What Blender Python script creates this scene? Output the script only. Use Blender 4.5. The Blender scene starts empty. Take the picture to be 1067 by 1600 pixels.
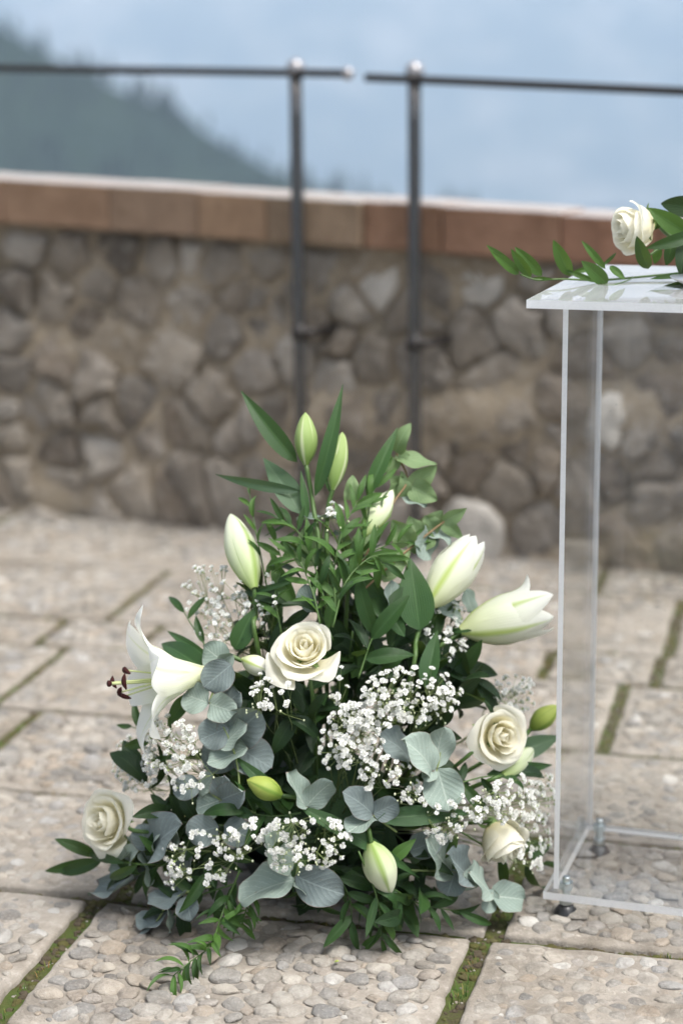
import bpy, math, random
import numpy as np
from mathutils import Matrix, Vector

sc = bpy.context.scene
COL = sc.collection
rng = np.random.default_rng(7)
random.seed(7)

# ------------------------------------------------------------------ camera
F_PX = 3000.0
PITCH, ROLL, CAM_H = math.radians(13.13), 0.010, 1.07
CAM = np.array([0, 0, CAM_H])
_F = np.array([0, math.cos(PITCH), -math.sin(PITCH)])
_R0, _U0 = np.array([1., 0, 0]), np.array([0, math.sin(PITCH), math.cos(PITCH)])
_R = math.cos(ROLL) * _R0 - math.sin(ROLL) * _U0
_U = math.sin(ROLL) * _R0 + math.cos(ROLL) * _U0
cam_d = bpy.data.cameras.new('camera')
cam = bpy.data.objects.new('camera', cam_d)
COL.objects.link(cam)
cam.matrix_world = Matrix(((_R[0], _U[0], -_F[0], 0), (_R[1], _U[1], -_F[1], 0), (_R[2], _U[2], -_F[2], CAM_H), (0, 0, 0, 1)))
cam_d.sensor_fit = 'VERTICAL'
cam_d.sensor_height = 36
cam_d.sensor_width = 24
cam_d.lens = F_PX / 1600 * 36
cam_d.clip_start, cam_d.clip_end = 0.05, 40000
cam_d.dof.use_dof = True
cam_d.dof.focus_distance = 2.29
cam_d.dof.aperture_fstop = 2.4
sc.camera = cam

# ------------------------------------------------------------------ light: bright overcast, the sun veiled, high on the right
SUN_EL, SUN_AZ = math.radians(64), math.radians(126)      # azimuth from +Y towards +X
SUN_STRENGTH, SKY_STRENGTH, EXPOSURE = 1.5, 0.12, 1.45
HAZE = 6.5e-4
w = bpy.data.worlds.new('World')
sc.world = w
w.use_nodes = True
nt = w.node_tree
nt.nodes.clear()
sky = nt.nodes.new('ShaderNodeTexSky')
sky.sky_type = 'NISHITA'
sky.sun_disc = False
sky.sun_elevation, sky.sun_rotation = SUN_EL, SUN_AZ
sky.air_density, sky.dust_density, sky.ozone_density = 1.0, 4.0, 1.0
bwn = nt.nodes.new('ShaderNodeRGBToBW')
mixn = nt.nodes.new('ShaderNodeMix')
mixn.data_type = 'RGBA'
mixn.inputs[0].default_value = 0.72          # thin cloud takes most of the blue out of the sky
bg = nt.nodes.new('ShaderNodeBackground')
bg.inputs[1].default_value = SKY_STRENGTH
outw = nt.nodes.new('ShaderNodeOutputWorld')
nt.links.new(sky.outputs[0], bwn.inputs[0])
nt.links.new(sky.outputs[0], mixn.inputs[6])
nt.links.new(bwn.outputs[0], mixn.inputs[7])
nt.links.new(mixn.outputs[2], bg.inputs[0])
nt.links.new(bg.outputs[0], outw.inputs[0])
sd = bpy.data.lights.new('sun', 'SUN')
sd.energy, sd.angle, sd.color = SUN_STRENGTH, math.radians(22), (1.0, 0.965, 0.92)
sun = bpy.data.objects.new('sun', sd)
COL.objects.link(sun)
sun_dir = Vector((math.cos(SUN_EL) * math.sin(SUN_AZ), math.cos(SUN_EL) * math.cos(SUN_AZ), math.sin(SUN_EL)))
sun.rotation_euler = (-sun_dir).to_track_quat('-Z', 'Y').to_euler()
sun.location = (3, 3, 6)
vs = sc.view_settings
vs.view_transform, vs.look, vs.exposure, vs.gamma = 'Standard', 'None', EXPOSURE, 1.0
vs.use_curve_mapping = False
sc.render.engine = 'CYCLES'
cy = sc.cycles
cy.use_denoising = True
cy.max_bounces, cy.diffuse_bounces, cy.glossy_bounces, cy.transmission_bounces = 8, 4, 4, 4
cy.transparent_max_bounces, cy.volume_bounces = 14, 1
cy.caustics_reflective = cy.caustics_refractive = False
cy.blur_glossy = 1.0
cy.sample_clamp_indirect = 8.0

# ------------------------------------------------------------------ pixel -> place helpers (photo pixels, 1067 x 1600)
def ray(x, y):
    return _F + (x - 533.5) / F_PX * _R - (y - 800) / F_PX * _U
def G(x, y, z=0.0):
    d = ray(x, y)
    return CAM + d * (z - CAM_H) / d[2]
def W(x, y, Y):
    d = ray(x, y)
    return CAM + d * Y / d[1]
def proj(p):
    d = np.asarray(p) - CAM
    k = d @ _F
    return 533.5 + F_PX * (d @ _R) / k, 800 - F_PX * (d @ _U) / k
def unit(v):
    v = np.asarray(v, float)
    return v / (np.linalg.norm(v) + 1e-12)
S = 1215.0                     # pixels per metre at the flowers
YC = 2.44                      # depth of the arrangement's axis
def front(x, y):
    z = (1440 - y) / 1190
    R = np.interp(z, [-.05, 0, .15, .30, .45, .62, .75], [.22, .235, .225, .19, .125, .05, .02])
    v = (x - 505) / S / (R * 1.25)
    return -R * (.30 + .70 * math.sqrt(max(0.0, 1 - v * v)))
def FP(x, y, k=1.0, off=0.0):
    return W(x, y, YC + k * front(x, y) + off)

# ------------------------------------------------------------------ node helpers / materials
MATS = {}
class N:
    def __init__(s, name):
        s.m = bpy.data.materials.new(name)
        s.m.use_nodes = True
        s.t = s.m.node_tree
        s.t.nodes.clear()
        s.out = s.t.nodes.new('ShaderNodeOutputMaterial')
        MATS[name] = s.m
    def n(s, ty, **kw):
        nd = s.t.nodes.new('ShaderNode' + ty)
        for k, v in kw.items():
            if k.startswith('i_'):
                key = k[2:]
                key = int(key) if key.isdigit() else key.replace('_', ' ')
                s.set(nd.inputs[key], v)
            else:
                setattr(nd, k, v)
        return nd
    def set(s, inp, v):
        if isinstance(v, bpy.types.NodeSocket):
            s.t.links.new(v, inp)
        elif isinstance(v, (tuple, list)) and len(v) == 3 and inp.type == 'RGBA':
            inp.default_value = (*v, 1)
        else:
            inp.default_value = v
    def math(s, op, a, b=0.0, c=0.0, clamp=False):
        nd = s.t.nodes.new('ShaderNodeMath')
        nd.operation, nd.use_clamp = op, clamp
        for i, v in enumerate((a, b, c)):
            s.set(nd.inputs[i], v)
        return nd.outputs[0]
    def mix(s, f, a, b, mode='MIX'):
        nd = s.t.nodes.new('ShaderNodeMix')
        nd.data_type, nd.blend_type = 'RGBA', mode
        s.set(nd.inputs[0], f); s.set(nd.inputs[6], a); s.set(nd.inputs[7], b)
        return nd.outputs[2]
    def ramp(s, f, stops):
        nd = s.t.nodes.new('ShaderNodeValToRGB')
        e = nd.color_ramp.elements
        while len(e) < len(stops):
            e.new(0.5)
        for i, (p, c) in enumerate(stops):
            e[i].position = p
            e[i].color = (*c, 1) if len(c) == 3 else c
        s.set(nd.inputs[0], f)
        return nd.outputs[0]
    def noise(s, scale, detail=4, rough=.55, vec=None, dim='3D'):
        nd = s.n('TexNoise')
        nd.inputs['Scale'].default_value = scale
        nd.inputs['Detail'].default_value = detail
        nd.inputs['Roughness'].default_value = rough
        if vec is not None:
            s.set(nd.inputs['Vector'], vec)
        return nd.outputs[0]
    def pos(s):
        return s.n('NewGeometry').outputs['Position']
    def bump(s, h, strength=.3, dist=.002):
        nd = s.n('Bump')
        nd.inputs['Strength'].default_value = strength
        nd.inputs['Distance'].default_value = dist
        s.set(nd.inputs['Height'], h)
        return nd.outputs[0]
    def bsdf(s, color, rough=.6, spec=.5, normal=None, **kw):
        nd = s.n('BsdfPrincipled')
        s.set(nd.inputs['Base Color'], color)
        s.set(nd.inputs['Roughness'], rough)
        s.set(nd.inputs['Specular IOR Level'], spec)
        if normal is not None:
            s.set(nd.inputs['Normal'], normal)
        for k, v in kw.items():
            s.set(nd.inputs[k.replace('_', ' ')], v)
        return nd.outputs[0]
    def done(s, sh):
        s.t.links.new(sh, s.out.inputs[0])
        return s.m
    def thin(s, sh, color, amount, normal=None):
        """adds light that shines through a thin leaf or petal"""
        tr = s.n('BsdfTranslucent')
        s.set(tr.inputs[0], color)
        mx = s.n('MixShader')
        mx.inputs[0].default_value = amount
        s.t.links.new(sh, mx.inputs[1]); s.t.links.new(tr.outputs[0], mx.inputs[2])
        return mx.outputs[0]
    def uv(s):
        sep = s.n('SeparateXYZ')
        s.t.links.new(s.n('UVMap').outputs[0], sep.inputs[0])
        return sep.outputs[0], sep.outputs[1]

def leaf_material(name, dark, light, under, vein, rough, veins, spec=.4, through=.22, speck=0.0):
    a = N(name)
    u, v = a.uv()
    cu = a.math('ABSOLUTE', a.math('SUBTRACT', u, .5))
    oi = a.n('ObjectInfo').outputs['Random']
    ns = a.noise(38, 4)
    base = a.mix(a.math('ADD', a.math('MULTIPLY', oi, .65), a.math('MULTIPLY', ns, .4), clamp=True), dark, light)
    if veins == 'parallel':
        h = a.math('SINE', a.math('MULTIPLY', cu, 95.0))
        vm = a.math('MULTIPLY', a.math('GREATER_THAN', h, .82), .35)
    else:
        q = a.math('SUBTRACT', a.math('MULTIPLY', v, 46.0), a.math('MULTIPLY', cu, 42.0))
        q = a.math('ADD', q, a.math('MULTIPLY', ns, 5.0))
        h = a.math('SINE', q)
        vm = a.math('MULTIPLY', a.math('GREATER_THAN', h, .93), .45)
    rib = a.math('LESS_THAN', cu, .018 if veins == 'parallel' else .02)
    rib = a.math('MULTIPLY', rib, .75)
    vm = a.math('MAXIMUM', vm, rib)
    colr = a.mix(vm, base, vein)
    if speck:
        sp = a.noise(420, 2, .5)
        colr = a.mix(a.math('MULTIPLY', a.math('GREATER_THAN', sp, .62), speck), colr, dark)
        wear = a.noise(70, 5, .65)
        colr = a.mix(a.math('MULTIPLY', a.math('SUBTRACT', wear, .45, clamp=True), 1.2, clamp=True), colr, vein)
        edge = a.math('GREATER_THAN', a.math('MAXIMUM', a.math('MULTIPLY', cu, 2.0), a.math('ABSOLUTE', a.math('SUBTRACT', a.math('MULTIPLY', v, 2), 1))), .975)
        colr = a.mix(a.math('MULTIPLY', edge, .5), colr, (.22, .12, .10))
        spot = a.noise(16, 3, .5)
        colr = a.mix(a.math('MULTIPLY', a.math('SUBTRACT', spot, .64, clamp=True), 4.0, clamp=True), colr, (.17, .12, .075))
    bf = a.n('NewGeometry').outputs['Backfacing']
    colr = a.mix(a.math('MULTIPLY', bf, .75), colr, under)
    nm = a.bump(a.math('ADD', a.math('MULTIPLY', h, .3), a.math('MULTIPLY', ns, 1.2)), .35, .0012)
    sh = a.bsdf(colr, a.math('ADD', rough, a.math('MULTIPLY', ns, .15)), spec, nm)
    return a.done(a.thin(sh, a.mix(.5, colr, (.30, .45, .05)), through))

leaf_material('lily_leaf', (.020, .058, .020), (.040, .100, .028), (.055, .12, .045), (.075, .15, .05), .33, 'parallel', spec=.3)
leaf_material('lily_leaf_pale', (.032, .070, .036), (.060, .115, .058), (.075, .14, .075), (.10, .17, .09), .38, 'parallel')
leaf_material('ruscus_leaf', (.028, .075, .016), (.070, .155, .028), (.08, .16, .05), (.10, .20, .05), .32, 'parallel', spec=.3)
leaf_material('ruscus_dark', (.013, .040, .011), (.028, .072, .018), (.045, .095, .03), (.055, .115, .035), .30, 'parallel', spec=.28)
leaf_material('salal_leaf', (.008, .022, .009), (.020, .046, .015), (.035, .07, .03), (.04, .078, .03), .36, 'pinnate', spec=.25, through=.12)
leaf_material('eucalyptus_leaf', (.17, .225, .195), (.28, .345, .30), (.32, .38, .33), (.38, .44, .38), .62, 'pinnate', spec=.25, through=.10, speck=.35)
leaf_material('eucalyptus_dusk', (.11, .14, .14), (.18, .22, .215), (.22, .27, .26), (.25, .30, .29), .66, 'pinnate', spec=.22, through=.08, speck=.35)
leaf_material('eucalyptus_green', (.11, .18, .075), (.20, .29, .135), (.26, .33, .22), (.24, .33, .18), .48, 'pinnate', spec=.3, through=.25, speck=.12)

def simple(name, col, rough=.6, spec=.5, nscale=0, col2=None, bump=0, **kw):
    a = N(name)
    c = col
    nm = None
    if nscale:
        ns = a.noise(nscale, 5, vec=a.pos())
        c = a.mix(ns, col, col2 or col)
        if bump:
            nm = a.bump(ns, .5, bump)
    return a.done(a.bsdf(c, rough, spec, nm, **kw))

simple('green_stem', (.045, .095, .02), .45, .4, 60, (.08, .14, .035))
simple('pale_stem', (.15, .21, .07), .5, .4, 80, (.22, .27, .10))
simple('brown_stem', (.17, .10, .05), .6, .3, 80, (.22, .17, .08))
simple('sepal', (.13, .22, .06), .5, .3, 90, (.22, .32, .12))
simple('anther', (.020, .004, .004), .75, .2, 600, (.055, .012, .010), .0006)
simple('filament', (.42, .50, .18), .45, .4, 60, (.60, .62, .35))
simple('floret_calyx', (.26, .34, .12), .6, .2)
simple('floret_bud', (.62, .66, .44), .6, .2)

def petal_material(name, tip, base, rib=None, ribw=.07, edge_at=.45, through=.26, spots=True, rib_fade=1.0):
    a = N(name)
    u, v = a.uv()
    cu = a.math('ABSOLUTE', a.math('SUBTRACT', u, .5))
    g = a.math('POWER', a.math('SUBTRACT', 1.0, v, clamp=True), 1.6)
    ns = a.noise(60, 4)
    c = a.mix(a.math('MULTIPLY', g, .95), tip, base)
    c = a.mix(a.math('MULTIPLY', a.math('SUBTRACT', ns, .35, clamp=True), .35), c, base)
    if rib:
        m = a.math('SUBTRACT', 1.0, a.math('DIVIDE', cu, a.math('ADD', ribw, a.math('MULTIPLY', g, .10))), clamp=True)
        m = a.math('MULTIPLY', a.math('POWER', m, .7), a.math('SUBTRACT', 1.0, a.math('MULTIPLY', a.math('POWER', v, 4.0), rib_fade)))
        c = a.mix(a.math('MULTIPLY', m, .9, clamp=True), c, rib)
    ln = a.math('SINE', a.math('ADD', a.math('MULTIPLY', u, 120.0), a.math('MULTIPLY', ns, 7.0)))
    nm = a.bump(a.math('ADD', a.math('MULTIPLY', ln, .25), a.math('MULTIPLY', ns, 1.5)), .25, .001)
    sh = a.bsdf(c, .48, .3, nm)
    return a.done(a.thin(sh, c, through))
petal_material('rose_petal', (.92, .90, .80), (.92, .85, .52), through=.48)
petal_material('lily_petal', (.88, .87, .81), (.56, .62, .28), (.42, .54, .10), .055)
petal_material('lily_open', (.90, .895, .86), (.72, .76, .46), (.70, .75, .48), .03, through=.35)
petal_material('bud_white', (.80, .82, .66), (.36, .48, .14), (.27, .40, .08), .075, rib_fade=.3)
petal_material('bud_green', (.36, .47, .17), (.17, .29, .055), (.60, .66, .40), .055, rib_fade=.3)
petal_material('bud_lime', (.44, .50, .12), (.22, .34, .05), (.16, .28, .04), .06, rib_fade=.3)
a = N('floret_petal')
sh = a.bsdf((.90, .90, .87), .55, .2)
a.done(a.thin(sh, (.90, .90, .86), .28))

# acrylic: clear sheet with polished faces; sawn edges painted white for light piped through
def acrylic(name, white_sheen, rough=.12):
    a = N(name)
    geo = a.n('NewGeometry')
    dp = a.n('VectorMath', operation='DOT_PRODUCT')
    a.t.links.new(geo.outputs['Normal'], dp.inputs[0]); a.t.links.new(geo.outputs['Incoming'], dp.inputs[1])
    fr = a.math('POWER', a.math('SUBTRACT', 1.0, a.math('ABSOLUTE', dp.outputs['Value']), clamp=True), 5.0)
    fr = a.math('ADD', .04, a.math('MULTIPLY', fr, .96))
    tp_ = a.n('BsdfTransparent'); tp_.inputs[0].default_value = (.985, .99, .99, 1)
    gl = a.n('BsdfGlossy')
    a.set(gl.inputs['Roughness'], a.math('MULTIPLY', a.math('SUBTRACT', a.noise(14, 6, .7, a.pos()), 4e-1, clamp=True), rough))
    mx = a.n('MixShader')
    a.t.links.new(fr, mx.inputs[0]); a.t.links.new(tp_.outputs[0], mx.inputs[1]); a.t.links.new(gl.outputs[0], mx.inputs[2])
    ds = a.noise(330, 2, .5, a.pos())
    sm = a.math('MULTIPLY', a.math('SUBTRACT', a.noise(6, 4, .6, a.pos()), .5, clamp=True), .07)
    df = a.n('BsdfDiffuse'); df.inputs[0].default_value = (.86, .87, .87, 1)
    mx2 = a.n('MixShader')
    a.set(mx2.inputs[0], a.math('ADD', a.math('ADD', a.math('MULTIPLY', a.math('GREATER_THAN', ds, .72), .3), sm), white_sheen, clamp=True))
    a.t.links.new(mx.outputs[0], mx2.inputs[1]); a.t.links.new(df.outputs[0], mx2.inputs[2])
    a.done(mx2.outputs[0])
acrylic('acrylic_face', .004)
acrylic('acrylic_top', .13, 0.0)  # white share painted in for the sky's reflection on the clear top
a = N('acrylic_edge')
ns = a.noise(260, 4, .7, a.pos())
sh = a.bsdf((.97, .975, .98), a.math('ADD', .08, a.math('MULTIPLY', ns, .3)), .9, a.bump(ns, .35, .001))
tl = a.n('BsdfTranslucent'); tl.inputs[0].default_value = (.97, .98, .985, 1)
m1 = a.n('MixShader'); m1.inputs[0].default_value = .5
a.t.links.new(sh, m1.inputs[1]); a.t.links.new(tl.outputs[0], m1.inputs[2])
tp_ = a.n('BsdfTransparent')
m2 = a.n('MixShader'); a.set(m2.inputs[0], a.math('ADD', .02, a.math('MULTIPLY', ns, .2)))
a.t.links.new(m1.outputs[0], m2.inputs[1]); a.t.links.new(tp_.outputs[0], m2.inputs[2])
a.done(m2.outputs[0])
simple('zinc', (.62, .66, .66), .28, .5, 120, (.45, .50, .50), Metallic=1.0)
simple('rubber', (.012, .012, .013), .35, .5, 200, (.02, .02, .02))
simple('tray_plastic', (.02, .03, .02), .5)
simple('wet_foam', (.03, .06, .03), .95, .1, 200, (.05, .09, .04), .001)
simple('iron_bar', (.020, .018, .017), .45, .5, 40, (.040, .034, .031), .0006, Metallic=.3)
simple('galvanised', (.10, .097, .094), .27, .5, 50, (.17, .165, .16), .0004, Metallic=.9)
simple('steel_cap', (.26, .255, .26), .35, .5, 60, (.40, .39, .40), .0003, Metallic=.6)

def stone_material(name, stops, grain, rough=.85, tint=False, bump=.004, dirt=(.10, .085, .07), dirt_amt=.8, stain=0):
    a = N(name)
    g = a.n('NewGeometry')
    oi = a.n('ObjectInfo')
    r = a.math('FRACT', a.math('ADD', oi.outputs['Random'], g.outputs['Random Per Island']))
    c = a.ramp(r, stops)
    P = g.outputs['Position']
    n1, n2, n3 = a.noise(grain, 6, .62, P), a.noise(grain * 5, 5, .65, P), a.noise(grain * 22, 3, .6, P)
    c = a.mix(a.math('MULTIPLY', a.math('SUBTRACT', n1, .42, clamp=True), dirt_amt * 2.2, clamp=True), c, dirt)
    c = a.mix(a.math('MULTIPLY', a.math('SUBTRACT', n2, .50, clamp=True), 2.0, clamp=True), c, (.48, .445, .40))
    c = a.mix(a.math('MULTIPLY', a.math('SUBTRACT', .40, n3, clamp=True), 2.6, clamp=True), c, dirt)
    if stain:
        n4 = a.noise(stain, 5, .6, P)
        c = a.mix(a.math('MULTIPLY', a.math('SUBTRACT', n4, .48, clamp=True), 3.2, clamp=True), c, a.mix(1.0, c, (.62, .58, .52), 'MULTIPLY'))
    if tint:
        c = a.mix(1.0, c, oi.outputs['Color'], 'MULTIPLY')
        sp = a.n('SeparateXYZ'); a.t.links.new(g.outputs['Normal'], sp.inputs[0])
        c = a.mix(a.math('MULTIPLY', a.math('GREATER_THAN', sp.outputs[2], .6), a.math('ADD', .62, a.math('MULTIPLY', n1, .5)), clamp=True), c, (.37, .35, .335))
    h = a.math('ADD', a.math('ADD', n1, a.math('MULTIPLY', n2, .5)), a.math('MULTIPLY', n3, .22))
    return a.done(a.bsdf(c, rough, .3, a.bump(h, .8, bump)))
stone_material('pebble', [(0, (.27, .248, .215)), (.22, (.39, .36, .315)), (.42, (.20, .195, .185)), (.6, (.44, .405, .35)), (.78, (.34, .285, .225)), (.92, (.29, .285, .275)), (1, (.56, .535, .49))], 42, .8, bump=.008, dirt=(.13, .108, .085), dirt_amt=1.0, stain=5.5)
stone_material('cement', [(0, (.26, .232, .195)), (1, (.32, .287, .245))], 18, .92, bump=.007, dirt=(.11, .092, .072), dirt_amt=1.0, stain=5.5)
stone_material('wall_stone', [(0, (.22, .18, .138)), (.25, (.36, .31, .25)), (.45, (.17, .145, .118)), (.65, (.42, .375, .32)), (.85, (.25, .20, .15)), (1, (.60, .56, .50))], 6.5, .9, bump=.035, dirt=(.065, .05, .037), dirt_amt=1.0)
stone_material('wall_mortar', [(0, (.33, .27, .195)), (1, (.33, .27, .195))], 9, .95, bump=.02, dirt=(.10, .075, .052), dirt_amt=1.0)
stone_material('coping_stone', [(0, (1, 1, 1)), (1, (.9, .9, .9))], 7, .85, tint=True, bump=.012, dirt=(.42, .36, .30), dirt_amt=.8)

a = N('moss_bed')
n1, n2 = a.noise(16, 5, .6, a.pos()), a.noise(190, 5, .7, a.pos())
c = a.ramp(a.math('ADD', a.math('MULTIPLY', n1, .75), a.math('MULTIPLY', n2, .3)), [(.36, (.05, .042, .028)), (.46, (.085, .075, .04)), (.54, (.085, .10, .03)), (.64, (.07, .11, .026)), (.74, (.15, .135, .09))])
a.done(a.bsdf(c, .95, .15, a.bump(n2, 1.0, .006)))
a = N('moss_lump')
r = a.n('NewGeometry').outputs['Random Per Island']
n2 = a.noise(420, 4, .7, a.pos())
c = a.ramp(r, [(0, (.09, .072, .05)), (.3, (.13, .105, .075)), (.5, (.12, .11, .04)), (.7, (.12, .13, .035)), (.85, (.16, .14, .08)), (1, (.07, .10, .025))])
c = a.mix(a.math('MULTIPLY', n2, .5), c, (.06, .05, .03))
a.done(a.bsdf(c, .95, .1, a.bump(n2, 1.0, .004)))
a = N('joint_grass')
r = a.n('NewGeometry').outputs['Random Per Island']
c = a.ramp(r, [(0, (.05, .10, .02)), (.45, (.10, .17, .035)), (.62, (.24, .20, .06)), (.8, (.30, .16, .06)), (1, (.16, .20, .06))])
sh = a.bsdf(c, .6, .2)
a.done(a.thin(sh, c, .3))
simple('forest_needles', (.006, .014, .008), .9, .1, .05, (.016, .028, .013))
a = N('hill_ground')
c = a.ramp(a.noise(.03, 5, vec=a.pos()), [(.35, (.008, .018, .010)), (.6, (.016, .028, .015)), (.75, (.04, .05, .03))])
a.done(a.bsdf(c, .95, .1))
a = N('mountain_side')
n1, n2 = a.noise(.0055, 5, .6, a.pos()), a.noise(.022, 4, .6, a.pos())
c = a.ramp(a.math('ADD', a.math('MULTIPLY', n1, .8), a.math('MULTIPLY', n2, .25)), [(.36, (.03, .05, .05)), (.50, (.07, .09, .07)), (.60, (.17, .17, .14)), (.74, (.30, .29, .26))])
a.done(a.bsdf(c, .95, .1))

# ------------------------------------------------------------------ object helpers
LOC = {}
def props(o, label=None, cat=None, group=None, kind=None):
    for k, v in (('label', label), ('category', cat), ('group', group), ('kind', kind)):
        if v:
            o[k] = v
    return o
def thing(name, label, cat, loc, group=None):
    o = bpy.data.objects.new(name, None)
    o.empty_display_size = .02
    COL.objects.link(o)
    o.location = tuple(float(x) for x in loc)
    LOC[o.name] = np.array(loc, float)
    return props(o, label, cat, group)
def mesh_data(name, V, F, mats, uv=None, smooth=True, fmat=None):
    me = bpy.data.meshes.new(name)
    V = np.asarray(V, float)
    me.from_pydata(V.tolist(), [], [list(map(int, f)) for f in F] if not isinstance(F, np.ndarray) else F.tolist())
    for m in (mats if isinstance(mats, (list, tuple)) else [mats]):
        me.materials.append(MATS[m])
    if smooth:
        me.polygons.foreach_set('use_smooth', np.ones(len(me.polygons), bool))
    if fmat is not None:
        me.polygons.foreach_set('material_index', np.asarray(fmat, np.int32))
    if uv is not None:
        lay = me.uv_layers.new(name='UVMap')
        idx = np.zeros(len(me.loops), np.int32)
        me.loops.foreach_get('vertex_index', idx)
        lay.data.foreach_set('uv', np.asarray(uv, np.float32)[idx].ravel())
    me.update()
    return me
def mobj(name, V, F, mats, parent=None, uv=None, smooth=True, fmat=None, loc=None):
    """V in world coordinates; origin at the parent's place (or at loc)."""
    base = LOC[parent.name] if parent is not None else (np.array(loc, float) if loc is not None else np.zeros(3))
    me = mesh_data(name, np.asarray(V) - base, F, mats, uv, smooth, fmat)
    o = bpy.data.objects.new(name, me)
    COL.objects.link(o)
    if parent is not None:
        o.parent = parent
        LOC[o.name] = base
    else:
        o.location = tuple(base)
        LOC[o.name] = base
    return o
def place(name, me, parent, M):
    """a child sharing mesh data; M is the world matrix (root parents have no rotation)"""
    o = bpy.data.objects.new(name, me)
    COL.objects.link(o)
    o.parent = parent
    M = M.copy()
    M.translation = M.translation - Vector(LOC[parent.name])
    o.matrix_basis = M
    return o
def gridF(nu, nv, off=0, wrap=False):
    F = []
    for j in range(nv - 1):
        for i in range(nu if wrap else nu - 1):
            i2 = (i + 1) % nu
            F.append((off + j * nu + i, off + j * nu + i2, off + (j + 1) * nu + i2, off + (j + 1) * nu + i))
    return F
def spline(pts, n):
    P = np.asarray(pts, float)
    if len(P) == 2:
        return P[0] + (P[1] - P[0]) * np.linspace(0, 1, n)[:, None]
    Q = np.vstack([2 * P[0] - P[1], P, 2 * P[-1] - P[-2]])
    out = []
    for t in np.linspace(0, len(P) - 1, n):
        i = min(int(t), len(P) - 2)
        f = t - i
        a, b, c, d = Q[i:i + 4]
        out.append(.5 * (2 * b + (c - a) * f + (2 * a - 5 * b + 4 * c - d) * f * f + (3 * b - a - 3 * c + d) * f ** 3))
    return np.array(out)
def tube(path, r, k=6, cap=True):
    P = np.asarray(path, float)
    n = len(P)
    r = np.full(n, r) if np.isscalar(r) else np.interp(np.linspace(0, 1, n), np.linspace(0, 1, len(r)), r)
    T = np.gradient(P, axis=0)
    T /= np.linalg.norm(T, axis=1)[:, None] + 1e-12
    ref = np.array([0, 0, 1.]) if abs(T[0][2]) < .9 else np.array([1., 0, 0])
    V = []
    for i in range(n):
        s = unit(np.cross(T[i], ref)); b = np.cross(s, T[i])
        ref = b
        an = np.arange(k) / k * 2 * math.pi
        V.append(P[i] + r[i] * (np.cos(an)[:, None] * s + np.sin(an)[:, None] * b))
    V = np.vstack(V)
    F = gridF(k, n, 0, True)
    if cap:
        F += [tuple(range(k))[::-1], tuple(range((n - 1) * k, n * k))]
    return V, F
def join(parts):
    Vs, Fs, o = [], [], 0
    for V, F in parts:
        Vs.append(np.asarray(V)); Fs += [tuple(i + o for i in f) for f in F]
        o += len(V)
    return np.vstack(Vs), Fs
def boxVF(o, ex, ey, ez, x0, x1, y0, y1, z0, z1):
    V = [o + ex * x + ey * y + ez * z for z in (z0, z1) for y in (y0, y1) for x in (x0, x1)]
    return np.array(V), [(0, 2, 3, 1), (4, 5, 7, 6), (0, 1, 5, 4), (2, 6, 7, 3), (0, 4, 6, 2), (1, 3, 7, 5)]
def bevel(o, width, seg=2):
    m = o.modifiers.new('bevel', 'BEVEL')
    m.width, m.segments, m.limit_method = width, seg, 'ANGLE'
EZ = np.array([0, 0, 1.])

# ------------------------------------------------------------------ far setting: valley, mountain, wooded hill
def fbm(x, y, seed, octv=5):
    r = np.random.default_rng(seed)
    out = np.zeros_like(x, dtype=float); amp, fq = 1.0, 1.0
    for _ in range(octv):
        for _k in range(4):
            an = r.uniform(0, 2 * math.pi); ph = r.uniform(0, 6.28)
            out += amp * .5 * np.sin(fq * (x * math.cos(an) + y * math.sin(an)) + ph)
        amp *= .5; fq *= 2.05
    return out
def sheet(name, X, Y, Z, mat, kind, label=None, cat=None):
    nv, nu = X.shape
    V = np.stack([X.ravel(), Y.ravel(), Z.ravel()], 1)
    o = mobj(name, V, gridF(nu, nv), mat)
    return props(o, label, cat, None, kind)
VALLEY = -150.0
gx, gy = np.meshgrid(np.linspace(-3400, 3400, 40), np.linspace(-600, 3400, 30))
sheet('valley_ground', gx, gy, VALLEY + fbm(gx / 400, gy / 400, 3) * 3, 'hill_ground', 'structure')
gx, gy = np.meshgrid(np.linspace(-2600, 2600, 160), np.linspace(2000, 3200, 50))
rise = np.clip((gy - 2050) / 420, 0, 1)
rise = np.where(gy > 2700, np.clip((3200 - gy) / 480, 0, 1), rise)
mz = VALLEY - 8 + rise ** .8 * (268 + fbm(gx / 260, gy / 260, 5) * 7) + fbm(gx / 80, gy / 80, 8) * 5 * rise
sheet('mountain', gx, gy, mz, 'mountain_side', 'structure')
# the wooded spur on the left: its skyline falls from the left edge towards the middle of the view
HILL_Y = 390.0
prof = [(-700, -130), (-300, -75), (-80, -20), (0, 10), (60, 46), (100, 68), (180, 114), (240, 142), (275, 144), (310, 182), (350, 206), (410, 236), (450, 256), (560, 280), (700, 300), (900, 360), (1300, 460)]
hx = np.array([W(p, 150, HILL_Y)[0] for p, _ in prof]); hz = np.array([W(p[0], p[1], HILL_Y)[2] for p in prof])
def hill_z(x, y):
    top = np.interp(x, hx, hz) - 2.2
    return top - np.abs(y - HILL_Y) * .75 + fbm(x / 20, y / 20, 11, 4) * .8
gx, gy = np.meshgrid(np.linspace(-250, 200, 110), np.linspace(HILL_Y - 150, HILL_Y + 150, 70))
sheet('hill', gx, gy, hill_z(gx, gy), 'hill_ground', 'structure')
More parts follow.
